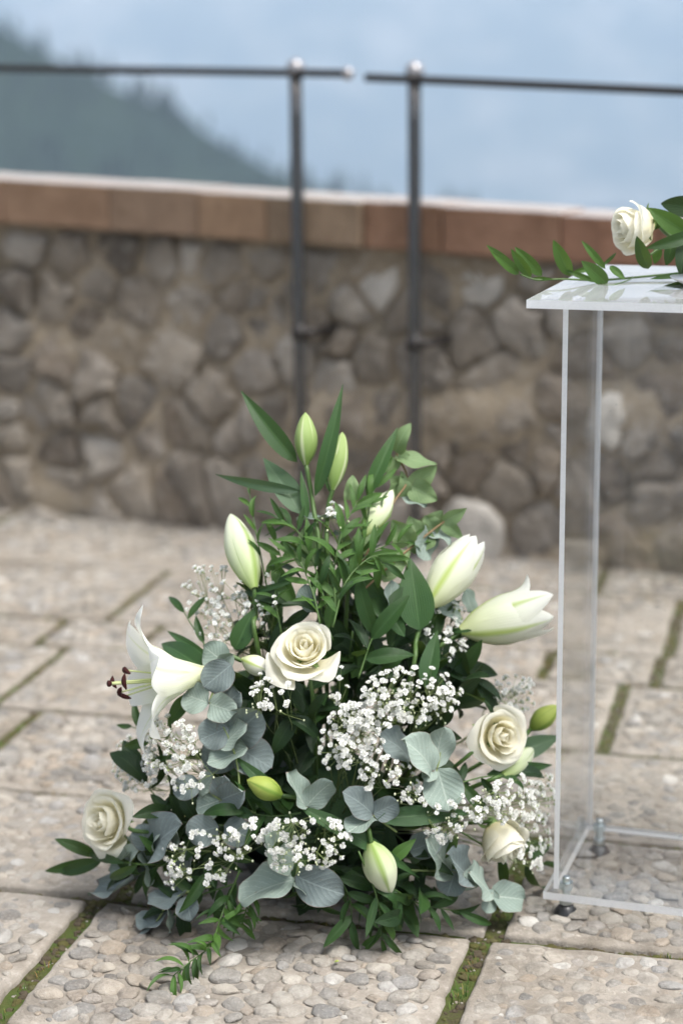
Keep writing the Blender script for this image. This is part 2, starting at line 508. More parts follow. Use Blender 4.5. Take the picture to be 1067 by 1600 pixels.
# conifers of the wood, one mass
def cone_tree(h, r, k=7, tiers=4):
    V, F = [], []
    for t in range(tiers):
        z0 = h * (.08 + .80 * t / tiers); z1 = h * min(1, .08 + .80 * (t + 1.75) / tiers)
        rr = r * (1 - t / tiers) ** .85
        o = len(V)
        for i in range(k):
            an = i / k * 6.283 + t
            V.append((math.cos(an) * rr * (1 + .25 * (i % 2)), math.sin(an) * rr * (1 + .25 * (i % 2)), z0))
        V.append((0, 0, z1))
        F += [(o + i, o + (i + 1) % k, o + k) for i in range(k)]
    return np.array(V), np.array(F)
tv, tf = cone_tree(1, .2)
nT = 2600
tx = rng.uniform(-230, 150, nT); ty = HILL_Y + rng.uniform(-110, 15, nT)
tz = hill_z(tx, ty)
th = rng.uniform(3, 6.5, len(tx))
V = (tv[None] * th[:, None, None] + np.stack([tx, ty, tz - .5], 1)[:, None, :]).reshape(-1, 3)
F = (tf[None] + (np.arange(len(tx)) * len(tv))[:, None, None]).reshape(-1, 3)
props(mobj('forest', V, F, 'forest_needles', smooth=False), 'dark conifer wood covering the hazy slope beyond the wall', 'forest', None, 'stuff')
# the air
hm = N('haze_air')
pv = hm.n('VolumePrincipled')
pv.inputs['Color'].default_value = (.55, .69, .87, 1)
pv.inputs['Density'].default_value = HAZE
pv.inputs['Anisotropy'].default_value = 0.0
hm.t.links.new(pv.outputs[0], hm.out.inputs['Volume'])
V, F = boxVF(np.zeros(3), np.array([1., 0, 0]), np.array([0, 1., 0]), EZ, -3450, 3450, -650, 3450, VALLEY - 12, 150)
props(mobj('haze', V, F, 'haze_air', smooth=False), 'pale blue haze hanging over the valley', 'haze', None, 'stuff')

# ------------------------------------------------------------------ terrace floor
TH = math.radians(-14)
E1 = np.array([math.cos(TH), math.sin(TH), 0]); E2 = np.array([-math.sin(TH), math.cos(TH), 0])
def gp(a_, b_, z=0.0):
    return E1 * a_ + E2 * b_ + EZ * z
na, nb = 60, 50
ga, gb = np.meshgrid(np.linspace(-4.6, 2.4, na), np.linspace(.6, 5.9, nb))
bz = -.0085 + fbm(ga * 5, gb * 5, 21, 2) * .0012
P = ga[..., None] * E1 + gb[..., None] * E2
pav = mobj('pavement', np.concatenate([P[..., :2], bz[..., None]], -1).reshape(-1, 3), gridF(na, nb), 'moss_bed')
props(pav, 'pebble faced paving slabs with mossy joints', None, None, 'structure')
ROWS = [(1.05, 1.46, [-2.6, -2.1, -1.6, -1.12, -.62, -.1, .4, .9]),
        (1.46, 1.862, [-2.7, -2.2, -1.66, -1.14, -.64, -.14, .38, .9]),
        (1.862, 2.207, [-2.4, -1.9, -1.39, -.885, -.374, .135, .65, 1.15]),
        (2.207, 2.547, [-2.4, -1.88, -1.36, -.862, -.36, .15, .66, 1.15]),
        (2.547, 2.905, [-2.85, -2.32, -1.78, -1.26, -.70, -.12, .40, .9]),
        (2.905, 3.262, [-2.9, -2.38, -1.87, -1.35, -.83, -.30, .22, .72]),
        (3.262, 3.437, [-2.5, -2.2, -2.0, -1.82, -1.60, -1.42, -1.22, -1.02, -.84, -.62, -.45, -.25, -.05, .2, .45]),
        (3.437, 3.835, [-2.9, -2.38, -1.86, -1.345, -.80, -.24, .28, .8]),
        (3.835, 4.27, [-2.95, -2.45, -1.9, -1.12, -.42, .06, .55]),
        (4.27, 4.75, [-2.9, -2.4, -1.9, -1.4, -.85, -.3])]
ROWS += [(4.75, 5.2, [-3.0, -2.5, -2.0, -1.5]), (5.2, 5.65, [-3.2, -2.7, -2.2])]
for (b0, b1, cols) in ROWS:
    st = .19 if b1 - b0 < .2 else .51
    end_a = 1.75 if b1 < 3.9 else .95 if b1 < 4.3 else cols[-1]
    while cols[-1] < end_a:
        cols.append(cols[-1] + st)
    while cols[0] > -3.6:
        cols.insert(0, cols[0] - st)
SLABS = []
for ri, (b0, b1, cols) in enumerate(ROWS):
    for a0, a1 in zip(cols[:-1], cols[1:]):
        ja, jb = (.012, .0085) if b0 < 2.3 else (.0095, .0088)
        A0, A1, B0, B1 = a0 + ja + rng.uniform(0, .003), a1 - ja - rng.uniform(0, .003), b0 + jb, b1 - jb
        # ragged outline, worn rim
        def side(p, q, n):
            t = np.linspace(0, 1, n, endpoint=False)[:, None]
            return np.array(p) * (1 - t) + np.array(q) * t
        ns_, ms_ = (26, 20) if a1 - a0 > .3 else (10, 10)
        ring = np.vstack([side((A0, B0), (A1, B0), ns_), side((A1, B0), (A1, B1), ms_), side((A1, B1), (A0, B1), ns_), side((A0, B1), (A0, B0), ms_)])
        cen = ring.mean(0)
        ring = ring + rng.normal(0, .0013, ring.shape)
        k = len(ring)
        tilt = rng.normal(0, .002, 2)
        tz0 = rng.normal(0, .0012)
        def lift(r2, z):
            return np.concatenate([r2[:, :1] * E1[:2] + r2[:, 1:] * E2[:2], (z + tz0 + (r2 - cen) @ tilt)[:, None] if np.ndim(z) else (np.full(len(r2), z) + tz0 + (r2 - cen) @ tilt)[:, None]], 1)
        d = cen - ring
        d = d / np.linalg.norm(d, axis=1)[:, None]
        rings = [lift(ring, -.05), lift(ring, -.005 + rng.normal(0, .0008, k)), lift(ring + d * .002, -.0015 + rng.normal(0, .0007, k)), lift(ring + d * .006, rng.normal(0, .0004, k))]
        V = np.vstack(rings + [lift(cen[None], 0.0)])
        F = gridF(k, 4, 0, True) + [(3 * k + i, 3 * k + (i + 1) % k, 4 * k) for i in range(k)]
        so = mobj('paving_slab', V, F, 'cement', pav)
        SLABS.append((A0, A1, B0, B1, cen, tilt, tz0, so))
# pebbles pressed into the slabs
import bmesh
def ico(sub):
    bm = bmesh.new()
    bmesh.ops.create_icosphere(bm, subdivisions=sub, radius=1)
    V = np.array([v.co[:] for v in bm.verts]); F = np.array([[v.index for v in f.verts] for f in bm.faces])
    bm.free()
    return V, F
iv, iff = ico(2)
iv3, if3 = ico(3)
def pebble_shape(V, seed):
    r = np.random.default_rng(seed)
    out = V.copy()
    for _ in range(6):
        dr = unit(r.normal(size=3)); cut = r.uniform(.55, .85)
        d = out @ dr
        out -= np.clip(d - cut, 0, None)[:, None] * dr * .8
    out += (np.sin(out * r.uniform(2, 4, 3) + r.uniform(0, 6, 3)) * .05)
    out[:, 2] = np.where(out[:, 2] > .62, .62 + (out[:, 2] - .62) * .45, out[:, 2])
    return out
PV = [pebble_shape(iv, 100 + i) for i in range(14)]
PM = []
for i in range(14):
    PM.append(mesh_data('pebble', pebble_shape(iv3, 100 + i), if3, 'pebble'))
pebs = []
for (A0, A1, B0, B1, cen, tilt, tz0, so) in SLABS:
    # only slabs near the view
    cx, cyy = proj(gp(*cen))
    if cen[1] < 1.5 or cx < -600 or cx > 1650 or cen[1] > 4.8:
        continue
    cell = {}
    area = (A1 - A0) * (B1 - B0)
    tries = int(area / .00005)
    small_row = (B1 - B0) < .2
    for q in range(tries):
        f_ = q / tries
        r_ = rng.uniform(.012, .0195) if f_ < .35 else rng.uniform(.009, .0145) if f_ < .7 else rng.uniform(.004, .009)
        m = .010 + r_ * .8
        if A1 - A0 < 2 * m or B1 - B0 < 2 * m:
            continue
        x, y = rng.uniform(A0 + m, A1 - m), rng.uniform(B0 + m, B1 - m)
        ci, cj = int(x / .045), int(y / .045)
        ok = True
        for di in (-1, 0, 1):
            for dj in (-1, 0, 1):
                for (xx, yy, rr) in cell.get((ci + di, cj + dj), ()):
                    if (xx - x) ** 2 + (yy - y) ** 2 < ((rr + r_) * .76) ** 2:
                        ok = False
        if not ok:
            continue
        cell.setdefault((ci, cj), []).append((x, y, r_))
        asp = rng.uniform(.68, 1.0)
        z = tz0 + (np.array([x, y]) - cen) @ tilt
        pebs.append((x, y, z, r_, asp, rng.uniform(0, math.pi), so))
def peb_matrix(p):
    x, y, z, r_, asp, an, so = p
    e = rng.uniform(.42, .58)
    hz = r_ * e
    worn = float(fbm(np.array(x * 9.0), np.array(y * 9.0), 55, 3)) > .55      # cement smeared over the stones here
    c = gp(x, y, z + (rng.uniform(-.62, -.30) if worn else rng.uniform(-.26, .16)) * hz)
    return Matrix.Translation(Vector(c)) @ Matrix.Rotation(an, 4, 'Z') @ Matrix.Rotation(rng.normal(0, .12), 4, 'X') @ Matrix.Diagonal((r_ * 1.12, r_ * asp * 1.12, hz, 1))
def seen(p):
    x, y = proj(gp(p[0], p[1]))
    return -5 < x < 1072 and y < 1605 and not (230 < x < 760 and 900 < y < 1420)
order = sorted(range(len(pebs)), key=lambda i: -(pebs[i][3] / np.linalg.norm(gp(pebs[i][0], pebs[i][1])[:2]) ** 1.6) if seen(pebs[i]) else 1)
chosen = set(order[:300])
Vs, Fs, off = [], [], 0
for i, p in enumerate(pebs):
    M = peb_matrix(p)
    vi = int(rng.integers(14))
    if i in chosen:
        place('pebble', PM[vi], p[6], M)
    else:
        A = np.array(M)
        near = p[1] < 2.9
        src, sf = (pebble_shape(iv3, 100 + vi), if3) if near else (PV[vi], iff)
        Vs.append(src @ A[:3, :3].T + A[:3, 3]); Fs.append(sf + off); off += len(src)
o = mobj('pebble_facing', np.vstack(Vs), np.vstack(Fs), 'pebble', pav)
o['kind'] = 'stuff'
# moss cushions, grit, tufts of grass in the joints
def along_joints(per_m):
    for (b0, b1, cols) in ROWS[2:]:
        for (p0, p1) in [((cols[0], b0), (cols[-1], b0))] + [((c, b0), (c, b1)) for c in cols]:
            p0, p1 = np.array(p0), np.array(p1)
            L = np.linalg.norm(p1 - p0)
            nrm = np.array([-(p1 - p0)[1], (p1 - p0)[0]]) / L
            wide = .009 if p0[0] == p1[0] else .006
            for _ in range(int(L * per_m)):
                q = p0 + (p1 - p0) * rng.uniform() + nrm * rng.uniform(-wide, wide)
                x, y = proj(gp(*q))
                if -150 < x < 1250 and y < 1660:
                    yield q
def lumps(per_m, rmin, rmax, flat):
    Vs, Fs, off = [], [], 0
    for q in along_joints(per_m):
        r_ = rng.uniform(rmin, rmax)
        A = np.array(Matrix.Rotation(rng.uniform(0, 6.28), 3, 'Z')) * r_ @ np.diag([1, rng.uniform(.6, 1), flat])
        V = (PV[int(rng.integers(14))] + rng.normal(0, .06, iv.shape)) @ A.T + gp(q[0], q[1], -.0085)
        Vs.append(V); Fs.append(iff + off); off += len(V)
    return np.vstack(Vs), np.vstack(Fs)
V, F = lumps(170, .003, .0085, .62)
props(mobj('moss_cushions', V, F, 'moss_lump', smooth=True), 'olive moss cushions filling the paving joints', 'moss', None, 'stuff')
V, F = lumps(60, .0012, .0032, .8)
props(mobj('joint_grit', V, F, 'pebble', smooth=False), 'loose grit lying in the paving joints', 'gravel', None, 'stuff')
Vs, Fs, off = [], [], 0
def blade(p, h, lean, wd):
    global off
    s = unit([-lean[1], lean[0], 0]) * wd
    q = p + np.array([lean[0], lean[1], 0]) * h * .5 + EZ * h * .7
    t = p + np.array([lean[0], lean[1], 0]) * h * 1.2 + EZ * h
    Vs.append(np.array([p - s, p + s, q - s * .7, q + s * .7, t]))
    Fs.extend([(off, off + 1, off + 3, off + 2), (off + 2, off + 3, off + 4)])
    off += 5
for (b0, b1, cols) in ROWS[2:]:
    lines = [((cols[0], b0), (cols[-1], b0))] + [((c, b0), (c, b1)) for c in cols]
    for (p0, p1) in lines:
        p0, p1 = np.array(p0), np.array(p1)
        L = np.linalg.norm(p1 - p0)
        nrm = np.array([-(p1 - p0)[1], (p1 - p0)[0]]) / L
        for _ in range(int(L * 9)):
            c = p0 + (p1 - p0) * rng.uniform()
            g = gp(*c)
            x, y = proj(g)
            if not (-150 < x < 1250 and y < 1640):
                continue
            lush = rng.uniform()
            far = b0 > 3.2
            nbl = int(rng.integers(4, 22) * (1.6 if far else 1))
            if rng.uniform() < .30 and not far:
                continue
            for _k in range(nbl):
                q = c + (p1 - p0) / L * rng.normal(0, .018) + nrm * rng.uniform(-.007, .007)
                an = rng.uniform(0, 6.283)
                hh = rng.uniform(.004, .013) * (1.25 if far else 1) * (.6 + lush * .6)
                blade(gp(q[0], q[1], -.009), hh, np.array([math.cos(an), math.sin(an)]) * rng.uniform(.1, .9), rng.uniform(.0005, .0012))
props(mobj('joint_moss', np.vstack(Vs), Fs, 'joint_grass', smooth=False), 'moss and short grass tufts growing in the paving joints', 'moss', None, 'stuff')

# ------------------------------------------------------------------ boundary wall of rubble stone
w0, w1 = G(0, 795), G(1067, 900)
WT = unit(w1 - w0); WLEN = float(np.linalg.norm(w1 - w0)); WN = unit(np.cross(WT, EZ))
WN = WN if WN[1] < 0 else -WN
def wp(s, z, d=0.0):
    return w0 + WT * s + EZ * z + WN * d
def on_wall(x, y, d=0.0):
    o = w0 + WN * d
    r = ray(x, y)
    p = CAM + r * (WN @ (o - CAM)) / (WN @ r)
    return float((p - w0) @ WT), float(p[2])
_, zt0 = on_wall(0, 276); st1, zt1 = on_wall(1000, 338)
_, zb0 = on_wall(0, 345); sb1, zb1 = on_wall(870, 406)
def z_top(s): return zt0 + (zt1 - zt0) * s / st1
def z_bot(s): return zb0 + (zb1 - zb0) * s / sb1
wall = thing('stone_wall', 'low rubble stone wall with reddish coping along the terrace edge', 'wall', wp(WLEN / 2, 0))
S0, S1 = -1.7, WLEN + 1.7
ns_, nz_ = 300, 44
V = []
for j in range(nz_):
    for i in range(ns_):
        s = S0 + (S1 - S0) * i / (ns_ - 1)
        z = -.03 + (z_bot(s) + .03) * j / (nz_ - 1)
        V.append(wp(s, z, -.010 + .0085 * float(fbm(np.array(s * 13.0), np.array(z * 17.0), 77, 4)) + rng.normal(0, .002)))
core_b = [wp(S0, -.03, -.12), wp(S1, -.03, -.12), wp(S1, z_bot(S1), -.12), wp(S0, z_bot(S0), -.12)]
o_ = len(V)
mobj('mortar', np.array(V + core_b), gridF(ns_, nz_) + [(o_, o_ + 1, o_ + 2, o_ + 3)], 'wall_mortar', wall)
# stones: irregular cells of a jittered field
cells = []
z = -.02
row = 0
pts = []
while z < .80:
    hgt = rng.choice([.07, .10, .13, .165, .115])
    s = S0 + rng.uniform(-.1, .05)
    while s < S1:
        wd = hgt * rng.uniform(.7, 1.7)
        pts.append((s + wd / 2, z + hgt / 2 + rng.normal(0, .035)))
        if rng.uniform() < .45:
            pts.append((s + wd + .01, z + rng.normal(0, .02)))
        s += wd
    z += hgt
pts = np.array(pts)
def clip(poly, p, nrm):
    out = []
    for i in range(len(poly)):
        a_, b_ = poly[i], poly[(i + 1) % len(poly)]
        da, db = (a_ - p) @ nrm, (b_ - p) @ nrm
        if da <= 0:
            out.append(a_)
        if da * db < 0:
            out.append(a_ + (b_ - a_) * da / (da - db))
    return out
for i, p in enumerate(pts):
    if not (S0 < p[0] < S1):
        continue
    zt = z_bot(p[0]) - .006
    poly = [p + np.array(q) for q in ((-.2, -.2), (.2, -.2), (.2, .2), (-.2, .2))]
    for j, q in enumerate(pts):
        if j == i or abs(q - p).max() > .4:
            continue
        d = q - p
        poly = clip(poly, p + d / 2, d)
        if len(poly) < 3:
            break
    poly = clip(poly, np.array([0, zt]), np.array([0, 1.])) if len(poly) >= 3 else poly
    poly = clip(poly, np.array([0, -.02]), np.array([0, -1.])) if len(poly) >= 3 else poly
    if len(poly) < 3:
        continue
    poly = np.array(poly)
    c = poly.mean(0)
    rad = np.linalg.norm(poly - c, axis=1).mean()
    if rad < .022:
        continue
    poly = c + (poly - c) * (1 - rng.uniform(.004, .016) / rad)
    nxt = np.roll(poly, -1, 0)
    poly = np.stack([poly * .86 + nxt * .14, poly * .5 + nxt * .5, poly * .14 + nxt * .86], 1).reshape(-1, 2)
    poly = poly + rng.normal(0, min(.009, rad * .07), poly.shape)
    nxt = np.roll(poly, -1, 0)
    poly = np.stack([poly * .75 + nxt * .25, poly * .25 + nxt * .75], 1).reshape(-1, 2)
    k = len(poly)
    bulge = min(.024, rad * rng.uniform(.10, .30)); push = rng.uniform(-.006, .010)
    tl = rng.normal(0, .10, 2)
    V = []
    for sc_, d_ in ((1.0, -.03), (1.0, .25), (.90, .72), (.62, .97)):
        for q in poly:
            r2 = c + (q - c) * sc_ * (1 + rng.normal(0, .018))
            V.append(wp(r2[0], r2[1], -.012 + push + bulge * d_ + (r2 - c) @ tl + rng.normal(0, .0025)))
    V.append(wp(c[0], c[1], -.012 + push + bulge))
    F = gridF(k, 4, 0, True) + [(3 * k + a_, 3 * k + (a_ + 1) % k, 4 * k) for a_ in range(k)]
    mobj('stone', np.array(V), F, 'wall_stone', wall)
# coping blocks
cuts_px = [-420, -180, 20, 185, 322, 430, 578, 700, 885, 1040, 1200, 1400]
tints = [(.26, .165, .11), (.26, .165, .11), (.265, .17, .11), (.205, .14, .095), (.25, .165, .105), (.21, .15, .10), (.225, .13, .082), (.22, .125, .08), (.215, .115, .073), (.21, .115, .073), (.22, .12, .078)]
cuts = [on_wall(x, 300)[0] for x in cuts_px]
while cuts[0] > S0:
    cuts.insert(0, cuts[0] - rng.uniform(.28, .42)); tints.insert(0, tints[int(rng.integers(3))])
while cuts[-1] < S1:
    cuts.append(cuts[-1] + rng.uniform(.28, .42)); tints.append(tints[-1 - int(rng.integers(3))])
for i, (s0, s1) in enumerate(zip(cuts[:-1], cuts[1:])):
    g_ = .0012
    V = []
    jz, jd = rng.normal(0, .0015), rng.normal(0, .003)
    nS = 6
    for d in (.045 + jd, -.14):
        for zf in (0, 1):
            for q in range(nS):
                s = s0 + g_ + (s1 - s0 - 2 * g_) * q / (nS - 1)
                z = z_bot(s) + .001 if zf == 0 else z_top(s) + jz + rng.normal(0, .0006)
                V.append(wp(s, z, d + rng.normal(0, .0012)))
    F = []
    for q in range(nS - 1):
        a0, a1, b0, b1 = q, q + nS, q + 2 * nS, q + 3 * nS
        F += [(a0, a0 + 1, a1 + 1, a1), (a1, a1 + 1, b1 + 1, b1), (b1, b1 + 1, b0 + 1, b0), (b0, b0 + 1, a0 + 1, a0)]
    F += [(0, nS, 3 * nS, 2 * nS), (nS - 1, 3 * nS - 1, 4 * nS - 1, 2 * nS - 1)]
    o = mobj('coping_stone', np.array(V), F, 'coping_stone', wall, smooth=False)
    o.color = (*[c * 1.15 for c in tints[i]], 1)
    bevel(o, .005, 2)

# ------------------------------------------------------------------ two railing lengths in front of the wall
def railing(label, px_post, rail_px, end_px, bracket_y, cap_end):
    D = .075
    def rp(x, y, d=D):
        s, z = on_wall(x, y, d)
        return wp(s, z, d)
    foot = rp(px_post[2], 600)
    top = rp(px_post[0], px_post[1])
    base = np.array([foot[0], foot[1], 0.0])
    t = thing('railing', label, 'railing', base, 'iron railings along the wall')
    base2 = base + (top - foot) * 0
    post_top = np.array([top[0] * .5 + foot[0] * .5, top[1] * .5 + foot[1] * .5, top[2]])
    post_base = np.array([post_top[0], post_top[1], 0])
    V, F = tube(spline([post_base, post_top], 12), .0145, 14)
    po = mobj('post', V, F, 'galvanised', t)
    # turned knob on the post
    prof_ = [(0, .016), (.006, .019), (.014, .0205), (.024, .018), (.031, .011), (.034, .002)]
    V, F = tube(np.array([post_top + EZ * (h - .006) for h, _ in prof_]), np.array([r for _, r in prof_]), 14)
    mobj('knob', V, F, 'steel_cap', po)
    V, F = tube(np.array([post_base + EZ * h for h in (0.001, .006, .007, .016)]), np.array([.032, .032, .021, .0185]), 16)
    mobj('foot_flange', V, F, 'iron_bar', po)
    a_, b_ = rp(*rail_px[0]), rp(*rail_px[1])
    ax = unit(b_ - a_); up = unit(EZ - ax * (EZ @ ax)); nn = np.cross(ax, up)
    L = np.linalg.norm(b_ - a_)
    V, F = boxVF(a_, ax, nn, up, 0, L, -.017, .017, -.0085, .0085)
    ra = mobj('rail', V, F, 'iron_bar', t, smooth=False)
    bevel(ra, .003, 2)
    e = rp(*end_px)
    if cap_end:
        V, F = tube(np.array([e - ax * .004, e + ax * .002, e + ax * .010, e + ax * .016, e + ax * .019]), np.array([.0125, .0135, .0135, .009, .001]), 12)
        mobj('end_cap', V, F, 'steel_cap', ra)
    bz_ = rp(px_post[0], bracket_y)[2]
    bp = np.array([post_top[0], post_top[1], bz_])
    V, F = join([tube(spline([bp - WN * .0, bp + WT * .025 - WN * .012, bp + WT * .052 - WN * .085], 8), .0095, 8),
                 tube(np.array([bp - EZ * .016, bp + EZ * .016]), .0195, 14)])
    mobj('wall_bracket', V, F, 'iron_bar', t)
railing('dark iron handrail on grey post, the one running out of frame to the left', (462, 112, 469), ((-420, 100), (540, 115)), (540, 115), 518, True)
railing('dark iron handrail on grey post with knob, the one running on behind the acrylic stand', (646, 117, 649), ((573, 121), (1480, 161)), (573, 121), 535, False)

# ------------------------------------------------------------------ acrylic stand
AS = math.radians(-18.5)
A1 = np.array([math.cos(AS), math.sin(AS), 0]); A2 = np.array([-math.sin(AS), math.cos(AS), 0])
S0_ = G(848, 1393, .036); T0_ = G(822, 467, .800)
bk = G(927, 1287, .036)
SW, SD = .42, float((bk - S0_) @ A2)
TD = .415
stand = thing('acrylic_stand', 'clear acrylic display stand with screw feet beside the flowers', 'stand', (S0_[0], S0_[1], 0))
def sheet_box(name, o, x0, x1, y0, y1, z0, z1, thin, parent=stand, face='acrylic_face'):
    V, F = boxVF(o, A1, A2, EZ, x0, x1, y0, y1, z0, z1)
    ax = {'z': (0, 1), 'y': (2, 3), 'x': (4, 5)}[thin]
    fm = [0 if i in ax else 1 for i in range(6)]
    ob = mobj(name, V, F, [face, 'acrylic_edge'], parent, smooth=False, fmat=fm)
    return ob
b0 = np.array([S0_[0], S0_[1], 0])
t0 = np.array([T0_[0], T0_[1], 0])
off_t = np.array([(t0 - b0) @ A1, (t0 - b0) @ A2])
sheet_box('base_panel', b0, 0, SW, 0, SD, .026, .036, 'z')
ztp = .789
sheet_box('top_panel', t0, 0, SW + .10, 0, TD, ztp, ztp + .010, 'z', face='acrylic_top')
sheet_box('side_panel', b0, .011, .0175, .012, SD - .012, .0365, ztp - .0005, 'x')
sheet_box('side_panel', b0, SW - .018, SW - .010, .012, SD - .012, .0365, ztp - .0005, 'x')
sheet_box('back_panel', b0, .0185, SW - .0185, SD - .019, SD - .013, .0365, ztp - .0005, 'y')
def hexnut(c, r, z0, z1):
    V = [c + np.array([r * math.cos(i * math.pi / 3 + .2), r * math.sin(i * math.pi / 3 + .2), z]) for z in (z0, z1) for i in range(6)]
    return np.array(V), gridF(6, 2, 0, True) + [tuple(range(6))[::-1], tuple(range(6, 12))]
fpx = G(884, 1400, .026)
fx, fy = (fpx - b0) @ A1, (fpx - b0) @ A2
for (lx, ly) in ((fx, fy), (fx + .004, SD - fy - .005), (SW - fx, fy), (SW - fx, SD - fy)):
    c = b0 + A1 * lx + A2 * ly
    V, F = tube(np.array([c + EZ * z for z in (0.0012, .003, .006, .012, .0145, .015)]), np.array([.0150, .0158, .0155, .0105, .0085, .003]), 20)
    ft = mobj('levelling_foot', V, F, 'rubber', stand)
    V, F = tube(np.array([c + EZ * z for z in (.014, .052, .0535)]), np.array([.0050, .0050, .0040]), 14)
    mobj('bolt', V, F, 'zinc', ft, smooth=False)
    for z0, z1 in ((.0165, .0245), (.0366, .0455)):
        V, F = hexnut(c, .0092, z0, z1)
        mobj('nut', V, F, 'zinc', ft, smooth=False)
#FLOWERS
# ------------------------------------------------------------------ leaf, petal, flower builders
def w_lance(v): return np.clip(np.sin(np.pi * np.clip(v, 0, 1) ** .72), 0, None) ** .85 * (1 - .25 * v)
def w_ovate(v): return (np.clip(v, 1e-4, 1) ** .62) * (np.clip(1 - v, 0, 1) ** .80) * 1.95
def w_round(v): return np.sqrt(np.clip(1 - np.abs(2 * v - 1) ** 2.15, 0, None)) * (1 - .08 * v)
def w_heart(v): return np.clip(np.sin(np.pi * np.clip(v * .93 + .07, 0, 1) ** .62), 0, None) ** .7
SHAPES = dict(lance=w_lance, ovate=w_ovate, round=w_round, heart=w_heart)
def leafVF(p0, p1, width, nrm, shape='ovate', fold=.12, curl=.08, twist=0.0, wave=0.0, nu=7, nv=11, sag=0.0, bend=None):
    p0, p1 = np.asarray(p0, float), np.asarray(p1, float)
    t = p1 - p0
    L = np.linalg.norm(t); t = t / L
    s = np.cross(t, nrm)
    if np.linalg.norm(s) < 1e-4:
        s = np.cross(t, [.3, .5, .8])
    s = unit(s); n = np.cross(s, t)
    v = np.linspace(0, 1, nv); u = np.linspace(-1, 1, nu)
    hw = SHAPES[shape](v) * width / 2
    if shape != 'round':
        hw = np.maximum(hw, width * .02)
    ph = rng.uniform(0, 6.28)
    V = np.zeros((nv, nu, 3))
    for j in range(nv):
        c = p0 + t * L * v[j] + n * curl * L * 4 * v[j] * (1 - v[j]) - EZ * sag * L * v[j] ** 2
        if bend is not None:
            c = c + np.asarray(bend) * 4 * v[j] * (1 - v[j])
        an = twist * (v[j] - .3)
        sj = s * math.cos(an) + n * math.sin(an); nj = n * math.cos(an) - s * math.sin(an)
        for i in range(nu):
            z = fold * abs(u[i]) * hw[j] * 2 + wave * width * .12 * abs(u[i]) ** 2 * math.sin(v[j] * 9 + ph + u[i] * 1.3)
            V[j, i] = c + sj * u[i] * hw[j] + nj * z
    UV = np.stack(np.meshgrid((u + 1) / 2, v), -1).reshape(-1, 2)
    return V.reshape(-1, 3), gridF(nu, nv), UV
CAMDIR = np.array([0, -.93, .36])
def leaf(parent, p0, p1, width, mat, nrm=None, name='leaf', jit=.35, **kw):
    if nrm is None:
        nrm = unit(CAMDIR + rng.normal(0, jit, 3))
    V, F, UV = leafVF(p0, p1, width, nrm, **kw)
    return mobj(name, V, F, mat, parent, UV)
def px_leaf(parent, base, tip, wpx, mat, shape='ovate', k=1.0, k2=None, off=0.0, true=None, **kw):
    """base and tip in photo pixels on the arrangement's own surface; wpx as it appears"""
    p0 = pt(base, k, off); p1 = pt(tip, k if k2 is None else k2, off)
    L = np.linalg.norm(p1 - p0)
    wa = wpx / S
    wt = max(wa, true * L) if true else wa
    t = unit(p1 - p0)
    view = unit(CAM - (p0 + p1) / 2)
    n0 = unit(view - t * (view @ t))
    ang = math.acos(min(1.0, wa / wt)) * (1 if rng.uniform() < .6 else -1)
    ang += rng.normal(0, .16)
    sd_ = np.cross(t, n0)
    nrm = n0 * math.cos(ang) + sd_ * math.sin(ang)
    if nrm @ EZ < -.2 and true:
        nrm = n0 * math.cos(ang) - sd_ * math.sin(ang)
    V, F, UV = leafVF(p0, p1, wt, nrm, shape, **kw)
    return mobj('leaf', V, F, mat, parent, UV)
def stem(parent, pts, r=.0022, mat='green_stem', n=14, name='stem', k=7):
    V, F = tube(spline(pts, n), r, k)
    return mobj(name, V, F, mat, parent)
HUB = np.array([W(505, 1300, YC)[0], YC, .13])       # where the stems meet in the foam
def root(px, k=.45):
    """foot of a stem inside the foam, below the given place"""
    p = FP(*px, k)
    return HUB + np.array([np.clip((p[0] - HUB[0]) * .35, -.07, .07), np.clip((p[1] - HUB[1]) * .3, -.05, .05), -.06 + .0 * p[2]])
def frame(axis, up=(0, 0, 1)):
    z = unit(axis)
    x = np.cross(up, z)
    x = unit(x) if np.linalg.norm(x) > 1e-3 else np.array([1., 0, 0])
    return x, np.cross(z, x), z

# ---- room kept free of loose leaves around each flower head
KEEP = [(FP(476, 1014, 1.06), .044), (FP(170, 1284, 1.25), .046), (FP(781, 1150, 1.0), .048), (FP(784, 1312, .95), .040), (FP(270, 1050, .95), .050)]
def crowds(b, e):
    return any(np.linalg.norm(b + (e - b) * f - c) < r for c, r in KEEP for f in (.15, .4, .7, 1.0))
